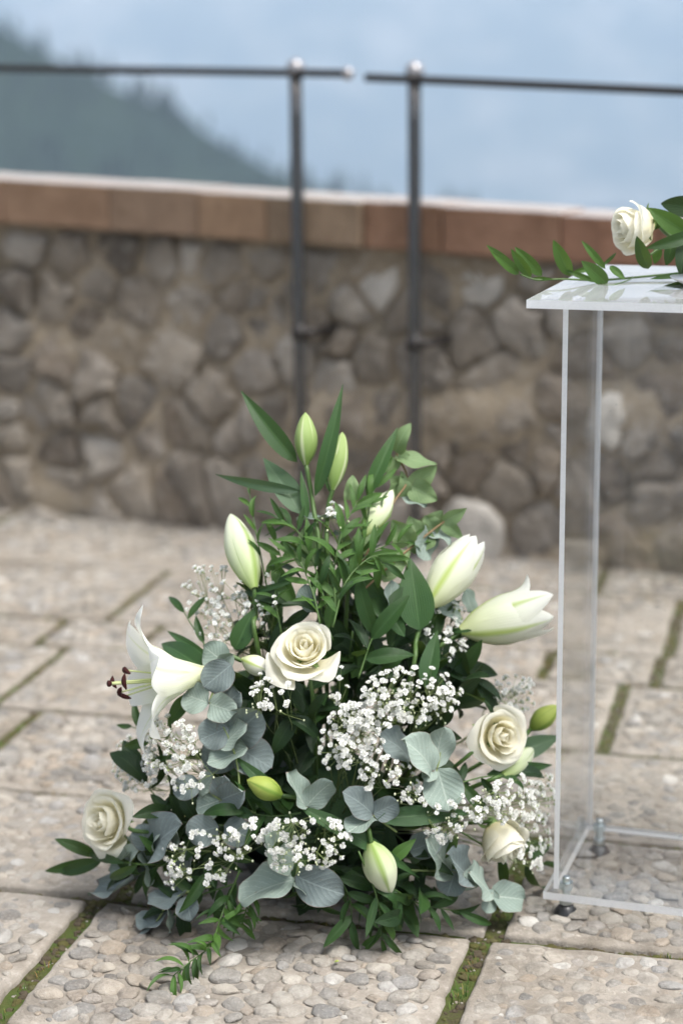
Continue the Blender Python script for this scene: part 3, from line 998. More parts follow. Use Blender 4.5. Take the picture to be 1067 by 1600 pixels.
# ---- rose
def rose(label, c, axis, R, seed, layers, stem_pts, squash=1.0, roll=0.0, extra=(), group='white roses', sep_mat='sepal'):
    r = np.random.default_rng(seed)
    X, Y_, Z = frame(axis)
    t = thing('rose', label, 'rose', c, group)
    c = np.asarray(c, float)
    k = 0
    for (cnt, rt, H, alpha, curl, close, z0, *fixed) in list(layers) + list(extra):
        for i in range(cnt):
            phi = fixed[0] if fixed else roll + k * 2.399 + r.normal(0, .12)
            k += 1
            nu, nv = 15, 13
            u = np.linspace(-1, 1, nu); v = np.linspace(0, 1, nv)
            Rt = rt * (1 + r.normal(0, .05)); Hh = H * (1 + r.normal(0, .035)); al = math.radians(alpha) * (1 + r.normal(0, .07))
            p1, p2, p3 = r.uniform(0, 6.28, 3)
            cl = curl * r.uniform(.6, 1.35)
            tip = r.uniform(.0, .10)
            U, Vv = np.meshgrid(u, v)
            ve = Vv * (1 - .20 * np.abs(U) ** 2.6 + tip * np.clip(1 - np.abs(U) * 2.2, 0, 1) * Vv)
            base = .16
            rho = base + (Rt - base) * np.sin(np.pi / 2 * np.clip(ve, 0, 1) ** .75)
            rho = rho * (1 - close * np.clip(ve - .55, 0, 1) ** 1.5 * 1.6)
            over = np.clip((ve - .70) / .30, 0, 1.2)
            side = np.clip((np.abs(U) - .55) / .45, 0, 1)
            rho = rho + cl * .30 * over ** 2 + cl * .12 * side ** 2 * ve
            zz = z0 + (Hh - z0) * ve ** 1.15 - cl * .30 * over ** 2.2
            rho = rho * (1 + .07 * U) + .024 * np.sin(U * 4 + p1) * ve + .016 * np.sin(U * 9 + p2) * ve ** 3
            zz = zz + .030 * np.sin(U * 5 + p3) * ve ** 2 + .012 * np.sin(U * 13 + p1) * ve ** 4
            wfac = np.clip(.40 + .60 * np.sin(np.pi / 2 * np.clip(ve * 1.5, 0, 1)), 0, 1)
            ang = phi + U * al * wfac
            P = c + R * (rho[..., None] * (np.cos(ang)[..., None] * X + np.sin(ang)[..., None] * Y_ * squash) + zz[..., None] * Z)
            UV = np.stack([(U + 1) / 2, Vv], -1).reshape(-1, 2)
            mobj('petal', P.reshape(-1, 3), gridF(nu, nv), 'rose_petal', t, UV)
    # hip, sepals, stem
    V, F = tube(np.array([c + Z * R * h for h in (-.30, -.22, -.10, .04, .16)]), R * np.array([.07, .15, .20, .24, .20]), 10)
    mobj('hip', V, F, sep_mat, t)
    for i in range(5):
        an = i * 1.2566 + r.uniform(0, .5)
        d = math.cos(an) * X + math.sin(an) * Y_
        b = c + d * R * .18
        tp_ = c + d * R * r.uniform(.65, .95) + Z * R * r.uniform(-.45, .35)
        leaf(t, b, tp_, R * .28, sep_mat, Z, 'sepal', shape='ovate', fold=.15, curl=.12, nu=5, nv=8)
    if stem_pts is not None:
        stem(t, [c - Z * R * .25] + list(stem_pts), .0026)
    return t
FULL = [(2, .16, 1.0, 135, .0, .32, .1), (3, .36, 1.02, 100, .05, .20, .1), (5, .56, .97, 82, .22, .06, .06), (5, .80, .86, 72, .45, .0, .02), (3, 1.0, .68, 60, .85, .0, -.04)]
MIDR = [(3, .17, 1.12, 130, .0, .34, .1), (3, .34, 1.12, 100, .05, .22, .1), (4, .54, 1.06, 80, .22, .10, .05), (4, .76, .96, 70, .48, .0, .02), (4, .94, .74, 60, .8, .0, -.04)]
BUD2 = [(3, .20, 1.30, 125, .0, .50, .1), (3, .40, 1.35, 105, .0, .42, .08), (3, .60, 1.32, 95, .08, .34, .04), (3, .78, 1.22, 82, .25, .20, .0), (2, .86, 1.05, 70, .55, .05, -.05)]
BUDR = [(3, .20, 1.42, 125, .0, .42, .1), (3, .36, 1.42, 100, .0, .36, .08), (4, .54, 1.38, 84, .10, .25, .04), (4, .70, 1.30, 72, .30, .14, .0), (3, .80, 1.16, 62, .85, .0, -.05)]

# ---- lily
def pt(q, k=1.0, off=0.0):
    return W(*q) if len(q) == 3 else FP(q[0], q[1], k, off)
def tab(ts, vals, t):
    P = spline(np.stack([ts, vals], 1), 200)
    return np.interp(t, P[:, 0], P[:, 1])
def tepal(parent, base, fr, phi, r, z, hw, A, mat, nu=11, ridge=.05, ruffle=0.0, side=0.0):
    X, Y_, Z = fr
    d = math.cos(phi) * X + math.sin(phi) * Y_; s = -math.sin(phi) * X + math.cos(phi) * Y_
    u = np.linspace(-1, 1, nu)
    nv = len(r)
    V = np.zeros((nv, nu, 3)); p0 = rng.uniform(0, 6.28)
    for j in range(nv):
        rho = hw[j] / max(A[j], .05)
        an = u * A[j]
        rr = r[j] - rho + rho * np.cos(an) + ridge * hw[j] * (1 - np.abs(u)) ** 2 - .10 * hw[j] * np.abs(u) ** 5 + ruffle * hw[j] * np.abs(u) ** 2 * np.sin(j * .9 + p0 + 2 * u)
        V[j] = base + Z * z[j] + rr[:, None] * d + (rho * np.sin(an) + side * z[j] * (j / nv) ** 2)[:, None] * s
    UV = np.stack(np.meshgrid((u + 1) / 2, np.linspace(0, 1, nv)), -1).reshape(-1, 2)
    return mobj('petal', V.reshape(-1, 3), gridF(nu, nv), mat, parent, UV)
T16 = np.linspace(0, 1, 18)
PB = tab([0, .05, .18, .38, .58, .78, .92, 1], [.22, .34, .70, .97, .97, .70, .38, .04], T16)
def lily_bud(parent, base, tip, wpx, mat, opening=0.0, recurve=(), roll=None, scale_w=1.0):
    base, tip = np.asarray(base), np.asarray(tip)
    L = np.linalg.norm(tip - base); fr = frame(tip - base, (0, .3, .8) if abs(unit(tip - base)[2]) < .9 else (0, 1, 0))
    Rm = wpx / S / 2 * scale_w
    roll = rng.uniform(0, 6.28) if roll is None else roll
    for ring, (sc_, dphi) in enumerate(((.93, math.pi / 3), (1.0, 0))):
        for i in range(3):
            phi = roll + dphi + i * 2.0944
            rc = recurve[(ring * 3 + i) % len(recurve)] if len(recurve) else 0.0
            o = opening * rng.uniform(.75, 1.25)
            r = Rm * PB * sc_ + o * L * .36 * np.clip(T16 - .30, 0, 1) ** 1.4 + rc * L * .30 * np.clip(T16 - .6, 0, 1) ** 2 * 6
            z = L * T16 * (1 + rng.normal(0, .012)) - rc * L * .30 * np.clip(T16 - .72, 0, 1) ** 2 * 6
            hw = Rm * sc_ * 1.12 * np.maximum(PB, .05) * (1 + .30 * o * np.sin(np.pi * T16 ** .8)) * (1 - .25 * min(1, o) * T16)
            A = 1.15 * (1 - .62 * min(1, o) * T16)
            tepal(parent, base, fr, phi, r, z, hw, A, mat, ridge=.07 if ring else .02, ruffle=.04 * opening)
    return fr
def lily_stem(parent, base, pts, r=.0030):
    stem(parent, [base] + list(pts), r)

def lily(label, bud, wpx, mat, leaves=(), k=1.0, opening=0.0, recurve=(), stem_via=(), name='lily_bud', cat='lily', group='lily buds', dk=0.0, scale_w=1.0, roll=None, rk=.45):
    b, t_ = pt(bud[0], k), pt(bud[1], k, dk)
    rt = root(bud[0][:2], rk)
    th_ = thing(name, label, cat, rt, group)
    lily_bud(th_, b, t_, wpx, mat, opening, recurve, roll, scale_w)
    lily_stem(th_, b + unit(t_ - b) * .003, [pt(q, k * .9) for q in stem_via] + [rt])
    for lf in leaves:
        bs, tp_, wd = lf[:3]
        kw = dict(fold=.16, curl=rng.uniform(.02, .10), nu=9, nv=16)
        kw.update(lf[4] if len(lf) > 4 else {})
        m = lf[3] if len(lf) > 3 else 'lily_leaf'
        px_leaf(th_, bs, tp_, wd, m, 'lance', k=kw.pop('k', k * .95), **kw)
    return th_

# ---- leafy branches
def leafy(t, pts, n, Lpx, ratio, mats, start=.12, spread=50, k=7, r=.0013, smat='green_stem', outplane=.55, curl=.1, droop=0.0, shape='ovate'):
    P = spline(pts, 50)
    stem(t, P[::3], [r, r * .5], smat, 18)
    for i in range(n):
        f = start + (1 - start) * (i + rng.uniform(-.3, .3)) / max(1, n - 1)
        f = min(max(f, 0), 1)
        j = min(int(f * 49), 48)
        p = P[j]; T = unit(P[j + 1] - P[j])
        view = unit(CAM - p)
        sd_ = unit(np.cross(T, view)) * (1 if i % 2 else -1)
        sd_ = unit(sd_ + view * rng.normal(0, outplane))
        an = math.radians(spread + rng.normal(0, 14)) if i < n - 1 else .15
        d = unit(T * math.cos(an) + sd_ * math.sin(an) - EZ * droop)
        L = Lpx / S * rng.uniform(.7, 1.2)
        if crowds(p, p + d * L):
            continue
        nr = unit(np.cross(d, np.cross(EZ * .4 + view * .6 + T * .2, d)) + rng.normal(0, .35, 3))
        V, F, UV = leafVF(p, p + d * L, L * ratio * rng.uniform(.8, 1.15), nr, shape, fold=rng.uniform(.08, .3), curl=rng.normal(curl, .07), twist=rng.normal(0, .5), nu=7, nv=10)
        mobj('leaf', V, F, mats[int(rng.integers(len(mats)))], t, UV)
def ruscus(label, pts, n, Lpx=52, ratio=.30, mats=('ruscus_leaf',), name='ruscus_branch', group='ruscus branches', k=.85, **kw):
    P = [pt(q, k) for q in pts]
    t = thing(name, label, 'greenery', P[0], group)
    leafy(t, P, n, Lpx, ratio, mats, **kw)
    return t
def eucalyptus(label, path, leaves, mat='eucalyptus_leaf', k=1.02, group='eucalyptus branches'):
    P = [pt(q, k * .96) for q in path]
    t = thing('eucalyptus_branch', label, 'eucalyptus', P[0], group)
    if len(P) > 1:
        stem(t, P, .0014, 'brown_stem' if mat == 'eucalyptus_green' else 'pale_stem')
    for lf in leaves:
        bs, tp_, wd = lf[:3]
        m = lf[3] if len(lf) > 3 else mat
        wd = wd * 1.3 if m == 'eucalyptus_green' else wd
        kk = lf[4] if len(lf) > 4 else k
        px_leaf(t, bs, tp_, wd, m, 'heart' if m == 'eucalyptus_green' else 'round', k=kk - .04, k2=kk + rng.uniform(-.03, .09), true=.58 if m == 'eucalyptus_green' else .80, fold=rng.uniform(.0, .20), curl=rng.normal(0, .08), twist=rng.normal(0, .14), wave=.75, nu=9, nv=13)
    return t

# ---- baby's breath
def floret_mesh(seed):
    r = np.random.default_rng(seed)
    Vs, Fs, fm, off = [], [], [], 0
    for ring, (cnt, tilt, L, wd) in enumerate(((7, 1.25, 1.0, .62), (6, .80, .92, .58), (5, .42, .80, .50), (3, .12, .62, .42))):
        for i in range(cnt):
            an = i / cnt * 6.283 + ring * .5 + r.normal(0, .2)
            ti = tilt + r.normal(0, .14)
            d = np.array([math.cos(an), math.sin(an), 0]); s = np.array([-math.sin(an), math.cos(an), 0])
            ax = d * math.sin(ti) + EZ * math.cos(ti); nn = np.cross(s, ax)
            for j, (v, h, cv) in enumerate(((0, .12, 0), (.6, 1, .10), (1.0, .72, -.08))):
                for q in (-1, 0, 1):
                    Vs.append(ax * L * v * (1 - .10 * (q == 0) * (v == 1)) + s * q * wd * .5 * h + nn * (cv + .10 * abs(q) * v + r.normal(0, .03)))
            F = gridF(3, 3, off)
            Fs += F; fm += [0] * len(F); off += 9
    V, F = tube(np.array([(0, 0, -.55), (0, 0, -.35), (0, 0, -.05), (0, 0, .1)]), np.array([.06, .28, .34, .3]), 6)
    Vs += list(V); Fs += [tuple(i + off for i in f) for f in F]; fm += [1] * len(F)
    return mesh_data('floret', np.array(Vs), Fs, ['floret_petal', 'floret_calyx'], fmat=fm)
FLO = [floret_mesh(40 + i) for i in range(5)]
bv, bf = ico(1)
bv = bv * np.array([.8, .8, 1.1])
BUDM = mesh_data('flower_bud', bv, bf, 'floret_bud')
def gyp(label, base, clusters, k=1.04, size=.0045, depth=(-.035, .012)):
    B = root(base, .5) if base[1] > 1000 else pt(base, .6)
    t = thing('gypsophila_sprig', label, 'gypsophila', B, 'baby\'s breath sprigs')
    allp = []
    for (cx, cy_, rx, ry, n) in clusters:
        for _ in range(n):
            rr = math.sqrt(rng.uniform()) ** .9; an = rng.uniform(0, 6.283)
            x, y = cx + rx * rr * math.cos(an), cy_ + ry * rr * math.sin(an)
            allp.append(FP(x, y, k, rng.uniform(*depth)))
    allp = np.array(allp)
    n = len(allp)
    m = max(2, n // 4)
    idx = rng.permutation(n)[:m]
    cen = allp.mean(0)
    n1 = allp[idx] + (B - allp[idx]) * .10 + (cen - allp[idx]) * .12 + rng.normal(0, .003, (m, 3))
    m2 = max(1, n // 14)
    n2 = n1[:m2] + (B - n1[:m2]) * .22 + (cen - n1[:m2]) * .2
    parts = []
    for q in n1:
        j = np.argmin(np.linalg.norm(n2 - q, axis=1))
        parts.append(tube(spline([n2[j], (n2[j] + q) / 2 + rng.normal(0, .0025, 3), q], 5), .00042, 4, False))
    for q in n2:
        parts.append(tube(spline([B, B * .55 + q * .45 + EZ * .008 + rng.normal(0, .006, 3), q], 8), [.0009, .0006], 5, False))
    fl = []
    for p in allp:
        j = np.argmin(np.linalg.norm(n1 - p, axis=1))
        d = unit(p - n1[j] + unit(p - B) * .006 + CAMDIR * .003 + rng.normal(0, .003, 3))
        parts.append(tube(np.array([n1[j], (n1[j] + p) / 2 + rng.normal(0, .0008, 3), p]), .00030, 3, False))
        fl.append((p, d))
        if rng.uniform() < .5:      # a closed bud on its own thread
            b = n1[j] + rng.normal(0, .009, 3)
            parts.append(tube(np.array([n1[j], b]), .00026, 3, False))
            fl.append((b, None))
    V, F = join(parts)
    mobj('stem', V, F, 'pale_stem', t)
    for p, d in fl:
        if d is None:
            place('flower_bud', BUDM, t, Matrix.Translation(Vector(p)) @ Matrix.Diagonal((*[size * rng.uniform(.28, .45)] * 3, 1)))
        else:
            q = Vector(d).to_track_quat('Z', 'Y').to_matrix().to_4x4()
            s_ = size * rng.uniform(.72, 1.18)
            place('floret', FLO[int(rng.integers(5))], t, Matrix.Translation(Vector(p)) @ q @ Matrix.Rotation(rng.uniform(0, 6.28), 4, 'Z') @ Matrix.Diagonal((s_, s_, s_ * rng.uniform(.8, 1.1), 1)))
    return t

# ------------------------------------------------------------------ the arrangement: tray, foam and the filling leaves
c0 = np.array([HUB[0], YC, 0.0])
tr = thing('flower_tray', 'low dark tray with wet foam hidden under the flowers', 'tray', c0)
pr = [(.0015, .095), (.004, .100), (.045, .122), (.047, .124), (.047, .120), (.010, .098), (.008, .002)]
V, F = tube(np.array([c0 + EZ * z for z, _ in pr]), np.array([r for _, r in pr]), 40)
mobj('bowl', V, F, 'tray_plastic', tr)
pr = [(.0085, .095), (.06, .100), (.13, .085), (.16, .05), (.165, .004)]
V, F = tube(np.array([c0 + EZ * z for z, _ in pr]), np.array([r for _, r in pr]), 24)
mobj('foam_block', V + rng.normal(0, .001, V.shape), F, 'wet_foam', tr)
def fill(nleaf, kr, yr, mats, label, group, Lr=(50, 95), wr=.52, ext=1.0, shape='ovate', per=20):
    cnt = 0
    while cnt < nleaf:
        y = rng.uniform(*yr)
        z = (1440 - y) / 1190
        R = np.interp(z, [-.05, 0, .15, .30, .45, .62, .75], [.22, .235, .225, .19, .125, .05, .02]) * S * ext
        x = 505 + rng.uniform(-R, R)
        q = FP(x, y, rng.uniform(*kr))
        t = thing('leafy_stem', label, 'greenery', root((x, y)), group)
        P0 = root((x, y)); mid = (P0 + q) / 2 + EZ * .02
        stem(t, [P0, mid, q], .0012, 'green_stem', 8)
        out = unit(q - HUB)
        for i in range(per):
            b = q + (P0 - q) * rng.uniform(0, .35) + rng.normal(0, .012, 3)
            d = unit(out * .55 + rng.normal(0, .75, 3) + EZ * .1)
            L = rng.uniform(*Lr) / S
            e = b + d * L
            if e[2] < .008:
                e[2] = .008 + rng.uniform(0, .01)
            if b[2] < .008:
                b[2] = .01
            cnt += 1
            if crowds(b, e):
                continue
            leaf(t, b, e, L * wr * rng.uniform(.8, 1.2), mats[int(rng.integers(len(mats)))], unit(out + EZ * .5 + rng.normal(0, .45, 3)), shape=shape, fold=rng.uniform(.05, .2), curl=rng.normal(.08, .06), twist=rng.normal(0, .4), nu=7, nv=9)
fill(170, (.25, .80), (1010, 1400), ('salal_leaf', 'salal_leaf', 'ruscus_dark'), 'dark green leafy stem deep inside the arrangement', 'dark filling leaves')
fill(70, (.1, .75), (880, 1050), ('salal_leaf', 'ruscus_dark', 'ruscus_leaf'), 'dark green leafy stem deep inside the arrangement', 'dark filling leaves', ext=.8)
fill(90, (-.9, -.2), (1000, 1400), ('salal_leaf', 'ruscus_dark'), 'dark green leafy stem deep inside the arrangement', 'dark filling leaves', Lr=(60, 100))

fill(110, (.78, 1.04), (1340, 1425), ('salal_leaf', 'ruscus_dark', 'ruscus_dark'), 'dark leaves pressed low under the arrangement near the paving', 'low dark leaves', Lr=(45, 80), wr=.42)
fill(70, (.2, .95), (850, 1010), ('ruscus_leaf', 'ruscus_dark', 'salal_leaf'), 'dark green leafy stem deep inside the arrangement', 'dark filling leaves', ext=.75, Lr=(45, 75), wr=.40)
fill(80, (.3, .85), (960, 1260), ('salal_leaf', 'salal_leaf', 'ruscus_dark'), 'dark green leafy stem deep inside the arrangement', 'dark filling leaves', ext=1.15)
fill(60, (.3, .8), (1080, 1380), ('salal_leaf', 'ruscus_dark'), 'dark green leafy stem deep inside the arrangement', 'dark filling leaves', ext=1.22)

# ------------------------------------------------------------------ lilies
lily('closed green lily bud at the very top of the arrangement', ((478, 727), (477, 645)), 35, 'bud_green',
     [((464, 722), (377, 611), 34), ((470, 803), (412, 716), 44, 'lily_leaf_pale'), ((470, 768), (337, 741), 19, 'lily_leaf_pale', dict(curl=.12)), ((480, 810), (470, 735), 14)], k=1.0, stem_via=[(489, 790), (500, 900)])
lily('closed green lily bud with a notch, second from the top beside a narrow leaf', ((520, 766), (535, 677)), 30, 'bud_green',
     [((492, 775), (536, 600), 26, 'lily_leaf', dict(twist=1.0, curl=.10)), ((516, 770), (521, 676), 24, 'lily_leaf')], k=1.0, opening=.12, stem_via=[(512, 800), (510, 900)])
lily('pale lily bud half hidden by leaves below the top', ((566, 838), (613, 765)), 38, 'bud_white', [((573, 775), (621, 668), 26, 'lily_leaf', dict(fold=.3))], k=.9, stem_via=[(545, 900)])
lily('large pale green lily bud standing at the left above the roses', ((398, 920), (361, 804)), 49, 'bud_white',
     [((367, 1015), (398, 950), 36), ((398, 925), (470, 905), 10, 'lily_leaf')], k=.95, stem_via=[(400, 960), (402, 1010)])
lily('small yellow green lily bud lying left of centre among leaves', ((441, 1244), (387, 1219)), 34, 'bud_lime',
     [((440, 1250), (365, 1180), 24), ((395, 1275), (345, 1255), 20)], k=1.06, stem_via=[(470, 1252)])
lily('white lily bud hanging downwards at the foot of the arrangement', ((579, 1316), (609, 1397)), 49, 'bud_white',
     [((610, 1345), (650, 1310), 22, 'ruscus_leaf'), ((470, 1262), (655, 1372), 28, 'lily_leaf', dict(curl=.10)), ((590, 1280), (740, 1270), 34, 'lily_leaf')], k=1.10, stem_via=[(570, 1290)])
lily('half open white lily at the upper right pointing up', ((667, 949), (742, 845)), 58, 'lily_petal',
     [((655, 985), (640, 872), 62, 'lily_leaf', dict(fold=.10)), ((665, 1075), (683, 985), 34), ((632, 995), (556, 872), 30, 'lily_leaf', dict(curl=-.16, twist=.5))], k=.95, opening=.50, stem_via=[(650, 1000), (640, 1060)], name='lily', group='opening lilies', roll=.4)
lily('opening white lily at the right with one petal curled up, near the stand', ((718, 987), (855, 950)), 66, 'lily_petal',
     [((700, 1000), (735, 1060), 40, 'salal_leaf')], k=.8, opening=.75, recurve=(.0, .15, .05, .0, .9, .2), stem_via=[(690, 1008), (655, 1045)], name='lily', group='opening lilies', roll=-.52)
lily('yellow green lily bud behind the acrylic edge right of a rose', ((828, 1140), (872, 1103)), 33, 'bud_lime', [((800, 1180), (875, 1150), 38, 'lily_leaf_pale')], k=.5, stem_via=[(790, 1170)])
lily('pale green lily bud under the open rose at the right', ((785, 1212), (832, 1170)), 34, 'bud_white', [((760, 1210), (862, 1195), 24, 'lily_leaf')], k=.9, stem_via=[(750, 1225)])
lily('white lily bud tucked between eucalyptus and the upper rose', ((378, 1030), (424, 1050)), 30, 'lily_petal', k=.92, stem_via=[(360, 1050)])

# the fully open lily on the left
LB = FP(330, 1053, .95); ax = unit(np.array([-.93, -.30, .02]))
lt = thing('lily', 'wide open white lily with dark brown anthers facing left', 'lily', root((330, 1060)), 'opening lilies')
fr = frame(ax, (0, 0, 1))
tt = np.linspace(0, 1, 22)
LL, RF = .106, .072
for ring in (0, 1):
    for i in range(3):
        phi = math.radians((90 if ring else 30)) + i * 2.0944 + rng.normal(0, .05)
        f_ = rng.uniform(.92, 1.08)
        r = RF * f_ * tab([0, .15, .35, .55, .72, .86, 1], [.10, .17, .33, .56, .84, 1.10, 1.32], tt)
        z = LL * tab([0, .15, .35, .55, .72, .86, 1], [0, .20, .45, .67, .81, .87, .80], tt)
        hw = (.033 if ring == 0 else .026) * tab([0, .12, .35, .58, .80, .93, 1], [.32, .45, .80, 1.0, .80, .42, .05], tt)
        A = tab([0, .3, .6, 1], [1.0, .85, .55, .4], tt)
        tepal(lt, LB, fr, phi, r, z, np.maximum(hw, .0008), A, 'lily_open', nu=13, ridge=-.06, ruffle=.10)
for i in range(6):
    phi = i * 1.047 + .3
    d = math.cos(phi) * fr[0] + math.sin(phi) * fr[1]
    p0, p1 = LB + ax * .01 + d * .004, LB + ax * (.112 + rng.uniform(-.008, .008)) + d * (.017 + rng.uniform(-.003, .004))
    fo = stem(lt, [p0, (p0 + p1) / 2 - d * .004, p1], .0011, 'filament', 10, 'filament')
    cr = unit(np.cross(ax, d) + rng.normal(0, .35, 3)); cr = unit(cr + EZ * rng.uniform(-.3, .3))
    P = spline([p1 - cr * .010, p1 + ax * .0018, p1 + cr * .010 - ax * .001], 9)
    V, F = tube(P, [.0008, .0026, .0031, .0027, .0007], 8)
    mobj('anther', V, F, 'anther', fo)
p1 = LB + ax * .128 - EZ * .001
pi_ = stem(lt, [LB + ax * .01, LB + ax * .07 - EZ * .003, p1], [.0020, .0016, .0022], 'filament', 10, 'pistil')
V, F = tube(np.array([p1 - ax * .002, p1 + ax * .0005, p1 + ax * .003, p1 + ax * .0042]), np.array([.0022, .0042, .0040, .0012]), 9)
mobj('stigma', V, F, 'anther', pi_)
stem(lt, [LB, FP(370, 1085, .8), root((330, 1060))], .003)
for bs, tp_, wd, kk in (((326, 1052), (253, 1006), 40, .98), ((318, 1066), (256, 1054), 15, 1.02), ((295, 1085), (262, 1135), 26, 1.0), ((330, 1030), (262, 986), 16, .9)):
    px_leaf(lt, bs, tp_, wd, 'lily_leaf', 'lance', k=kk, fold=.15, curl=.10, nu=9, nv=14)

# ------------------------------------------------------------------ roses
def rose_at(label, x, y, k, axis, R, seed, layers, via, h=.5, **kw):
    axis = unit(axis)
    c = FP(x, y, k) - axis * R * h
    return rose(label, c, axis, R, seed, layers, None if via is None else [FP(*q, k * .8) for q in via] + [root((x, y))], **kw)
rose_at('open cream white rose facing the camera above the middle of the arrangement', 476, 1014, 1.06, (-.08, -.66, .72), .0335, 3, FULL, [(490, 1110)], extra=[(1, 1.42, .34, 40, .75, .0, -.08, 3.85), (1, 1.20, .50, 44, .8, .0, -.06, 5.5)])
rose_at('open cream white rose facing left at the lower left edge', 170, 1284, 1.25, (-.62, -.72, .28), .0385, 5, MIDR, [(230, 1300)])
rose_at('open cream white rose at the right beside the acrylic stand', 781, 1150, 1.0, (.42, -.84, .20), .0345, 9, FULL, [(720, 1190)])
rose_at('half open cream white rose low at the right, below the open one', 784, 1312, .95, (.42, -.62, -.58), .036, 12, BUD2, [(750, 1285)], h=.65)

# ------------------------------------------------------------------ eucalyptus
ED, EG = 'eucalyptus_dusk', 'eucalyptus_green'
eucalyptus('column of large grey blue eucalyptus leaves left of centre below the open lily', [(375, 1290), (372, 1200), (352, 1140), (328, 1098), (355, 1040)],
    [((352, 1038), (318, 1010), 50), ((365, 1022), (334, 1046), 22), ((362, 1038), (318, 1074), 52, ED), ((327, 1099), (288, 1084), 52), ((327, 1099), (370, 1114), 48), ((338, 1108), (376, 1082), 52, ED, .97),
     ((357, 1136), (312, 1156), 54, ED), ((352, 1158), (408, 1112), 68, ED, .98), ((344, 1168), (384, 1130), 28), ((386, 1167), (323, 1192), 32), ((368, 1165), (424, 1200), 64, ED, .97), ((380, 1150), (318, 1200), 60, ED, .93)], k=1.06)
eucalyptus('eucalyptus sprig with round leaves left of the yellow green bud', [(400, 1270), (345, 1250), (312, 1222)],
    [((345, 1250), (306, 1264), 48), ((345, 1250), (381, 1236), 46, ED), ((312, 1222), (271, 1240), 40, ED), ((308, 1238), (332, 1213), 22), ((342, 1292), (291, 1302), 52, ED), ((350, 1290), (392, 1310), 48, ED), ((345, 1248), (350, 1212), 38, ED)], k=1.04)
eucalyptus('blue grey eucalyptus sprig spreading beside the lower left rose', [(330, 1330), (262, 1325), (222, 1328), (205, 1348)],
    [((222, 1326), (170, 1320), 46), ((240, 1330), (286, 1288), 62, ED), ((236, 1326), (216, 1288), 42, ED), ((222, 1330), (233, 1386), 24), ((247, 1342), (251, 1288), 12), ((206, 1348), (172, 1362), 32), ((205, 1348), (217, 1328), 22), ((210, 1372), (154, 1382), 46, ED), ((255, 1340), (300, 1345), 44, ED), ((268, 1330), (276, 1292), 20)], k=1.0)
eucalyptus('small eucalyptus sprig reaching down to the paving at the lower left', [(330, 1385), (290, 1395), (262, 1415), (245, 1440)],
    [((292, 1394), (231, 1400), 38, ED), ((262, 1424), (212, 1434), 38, ED), ((262, 1408), (266, 1458), 14), ((246, 1440), (227, 1470), 14, ED), ((295, 1400), (300, 1440), 40, ED)], k=1.08)
eucalyptus('broad eucalyptus leaves at the front foot of the arrangement', [(470, 1330), (462, 1374)],
    [((463, 1374), (374, 1410), 62), ((458, 1372), (502, 1400), 28), ((462, 1368), (538, 1398), 62, ED), ((455, 1360), (412, 1305), 54)], k=1.12)
eucalyptus('pair of eucalyptus leaves opened like a butterfly in the middle', [(500, 1290), (478, 1261)], [((478, 1261), (451, 1206), 34), ((478, 1261), (520, 1222), 40)], k=1.08)
eucalyptus('three eucalyptus leaves in a fan above the hanging lily bud', [(620, 1300), (583, 1274)], [((581, 1272), (535, 1238), 48, ED), ((583, 1273), (623, 1254), 40, ED), ((583, 1275), (543, 1303), 36)], k=1.07)
eucalyptus('pale eucalyptus sprig right of the white blossom mass', [(650, 1290), (682, 1203), (690, 1150)],
    [((683, 1200), (702, 1268), 66), ((682, 1200), (694, 1136), 46), ((674, 1206), (628, 1156), 48), ((683, 1203), (658, 1214), 24), ((640, 1190), (590, 1150), 50, ED, .95)], k=1.08)
eucalyptus('eucalyptus sprig ending in a round leaf near the stand foot', [(640, 1360), (705, 1362), (742, 1376), (766, 1398)],
    [((706, 1362), (669, 1308), 42), ((712, 1358), (698, 1400), 50, ED), ((735, 1372), (700, 1335), 46, ED), ((744, 1345), (722, 1390), 28), ((766, 1396), (734, 1362), 30), ((764, 1400), (818, 1406), 48), ((771, 1390), (759, 1427), 22), ((640, 1330), (690, 1310), 44, ED, .98)], k=1.04)
eucalyptus('fresh green eucalyptus twig reaching up at the top right', [(560, 890), (612, 790), (636, 750), (619, 708)],
    [((618, 706), (642, 661), 22), ((620, 714), (682, 726), 18), ((618, 716), (604, 740), 20), ((642, 764), (682, 728), 27), ((642, 760), (683, 782), 30), ((625, 776), (667, 790), 16, 'eucalyptus_leaf'), ((630, 776), (627, 736), 14), ((600, 800), (625, 755), 22), ((628, 760), (610, 745), 22), ((618, 708), (640, 712), 18)], 'eucalyptus_green', k=1.0)
eucalyptus('fresh green eucalyptus twig above the half open lily', [(570, 920), (630, 865), (692, 816), (715, 800)],
    [((662, 862), (640, 806), 38), ((658, 836), (692, 798), 27), ((692, 815), (729, 794), 18), ((692, 815), (723, 842), 18), ((660, 838), (704, 853), 17, 'eucalyptus_leaf'), ((676, 830), (652, 868), 38, 'eucalyptus_leaf'), ((675, 826), (665, 805), 26), ((640, 850), (612, 812), 30)], 'eucalyptus_green', k=.98)
eucalyptus('grey green eucalyptus leaves behind the fine foliage at the top', [(520, 950), (500, 880), (505, 815)],
    [((492, 884), (478, 820), 44, EG), ((531, 811), (463, 814), 11), ((550, 782), (551, 742), 20, EG), ((493, 956), (477, 912), 28), ((560, 860), (590, 820), 30, EG), ((590, 900), (640, 860), 32, EG), ((610, 960), (612, 905), 22)], k=.9)
eucalyptus('two pale eucalyptus leaves between the lilies at the right', [(690, 1000), (722, 966)], [((722, 966), (683, 944), 32), ((738, 957), (725, 920), 20)], k=.7)

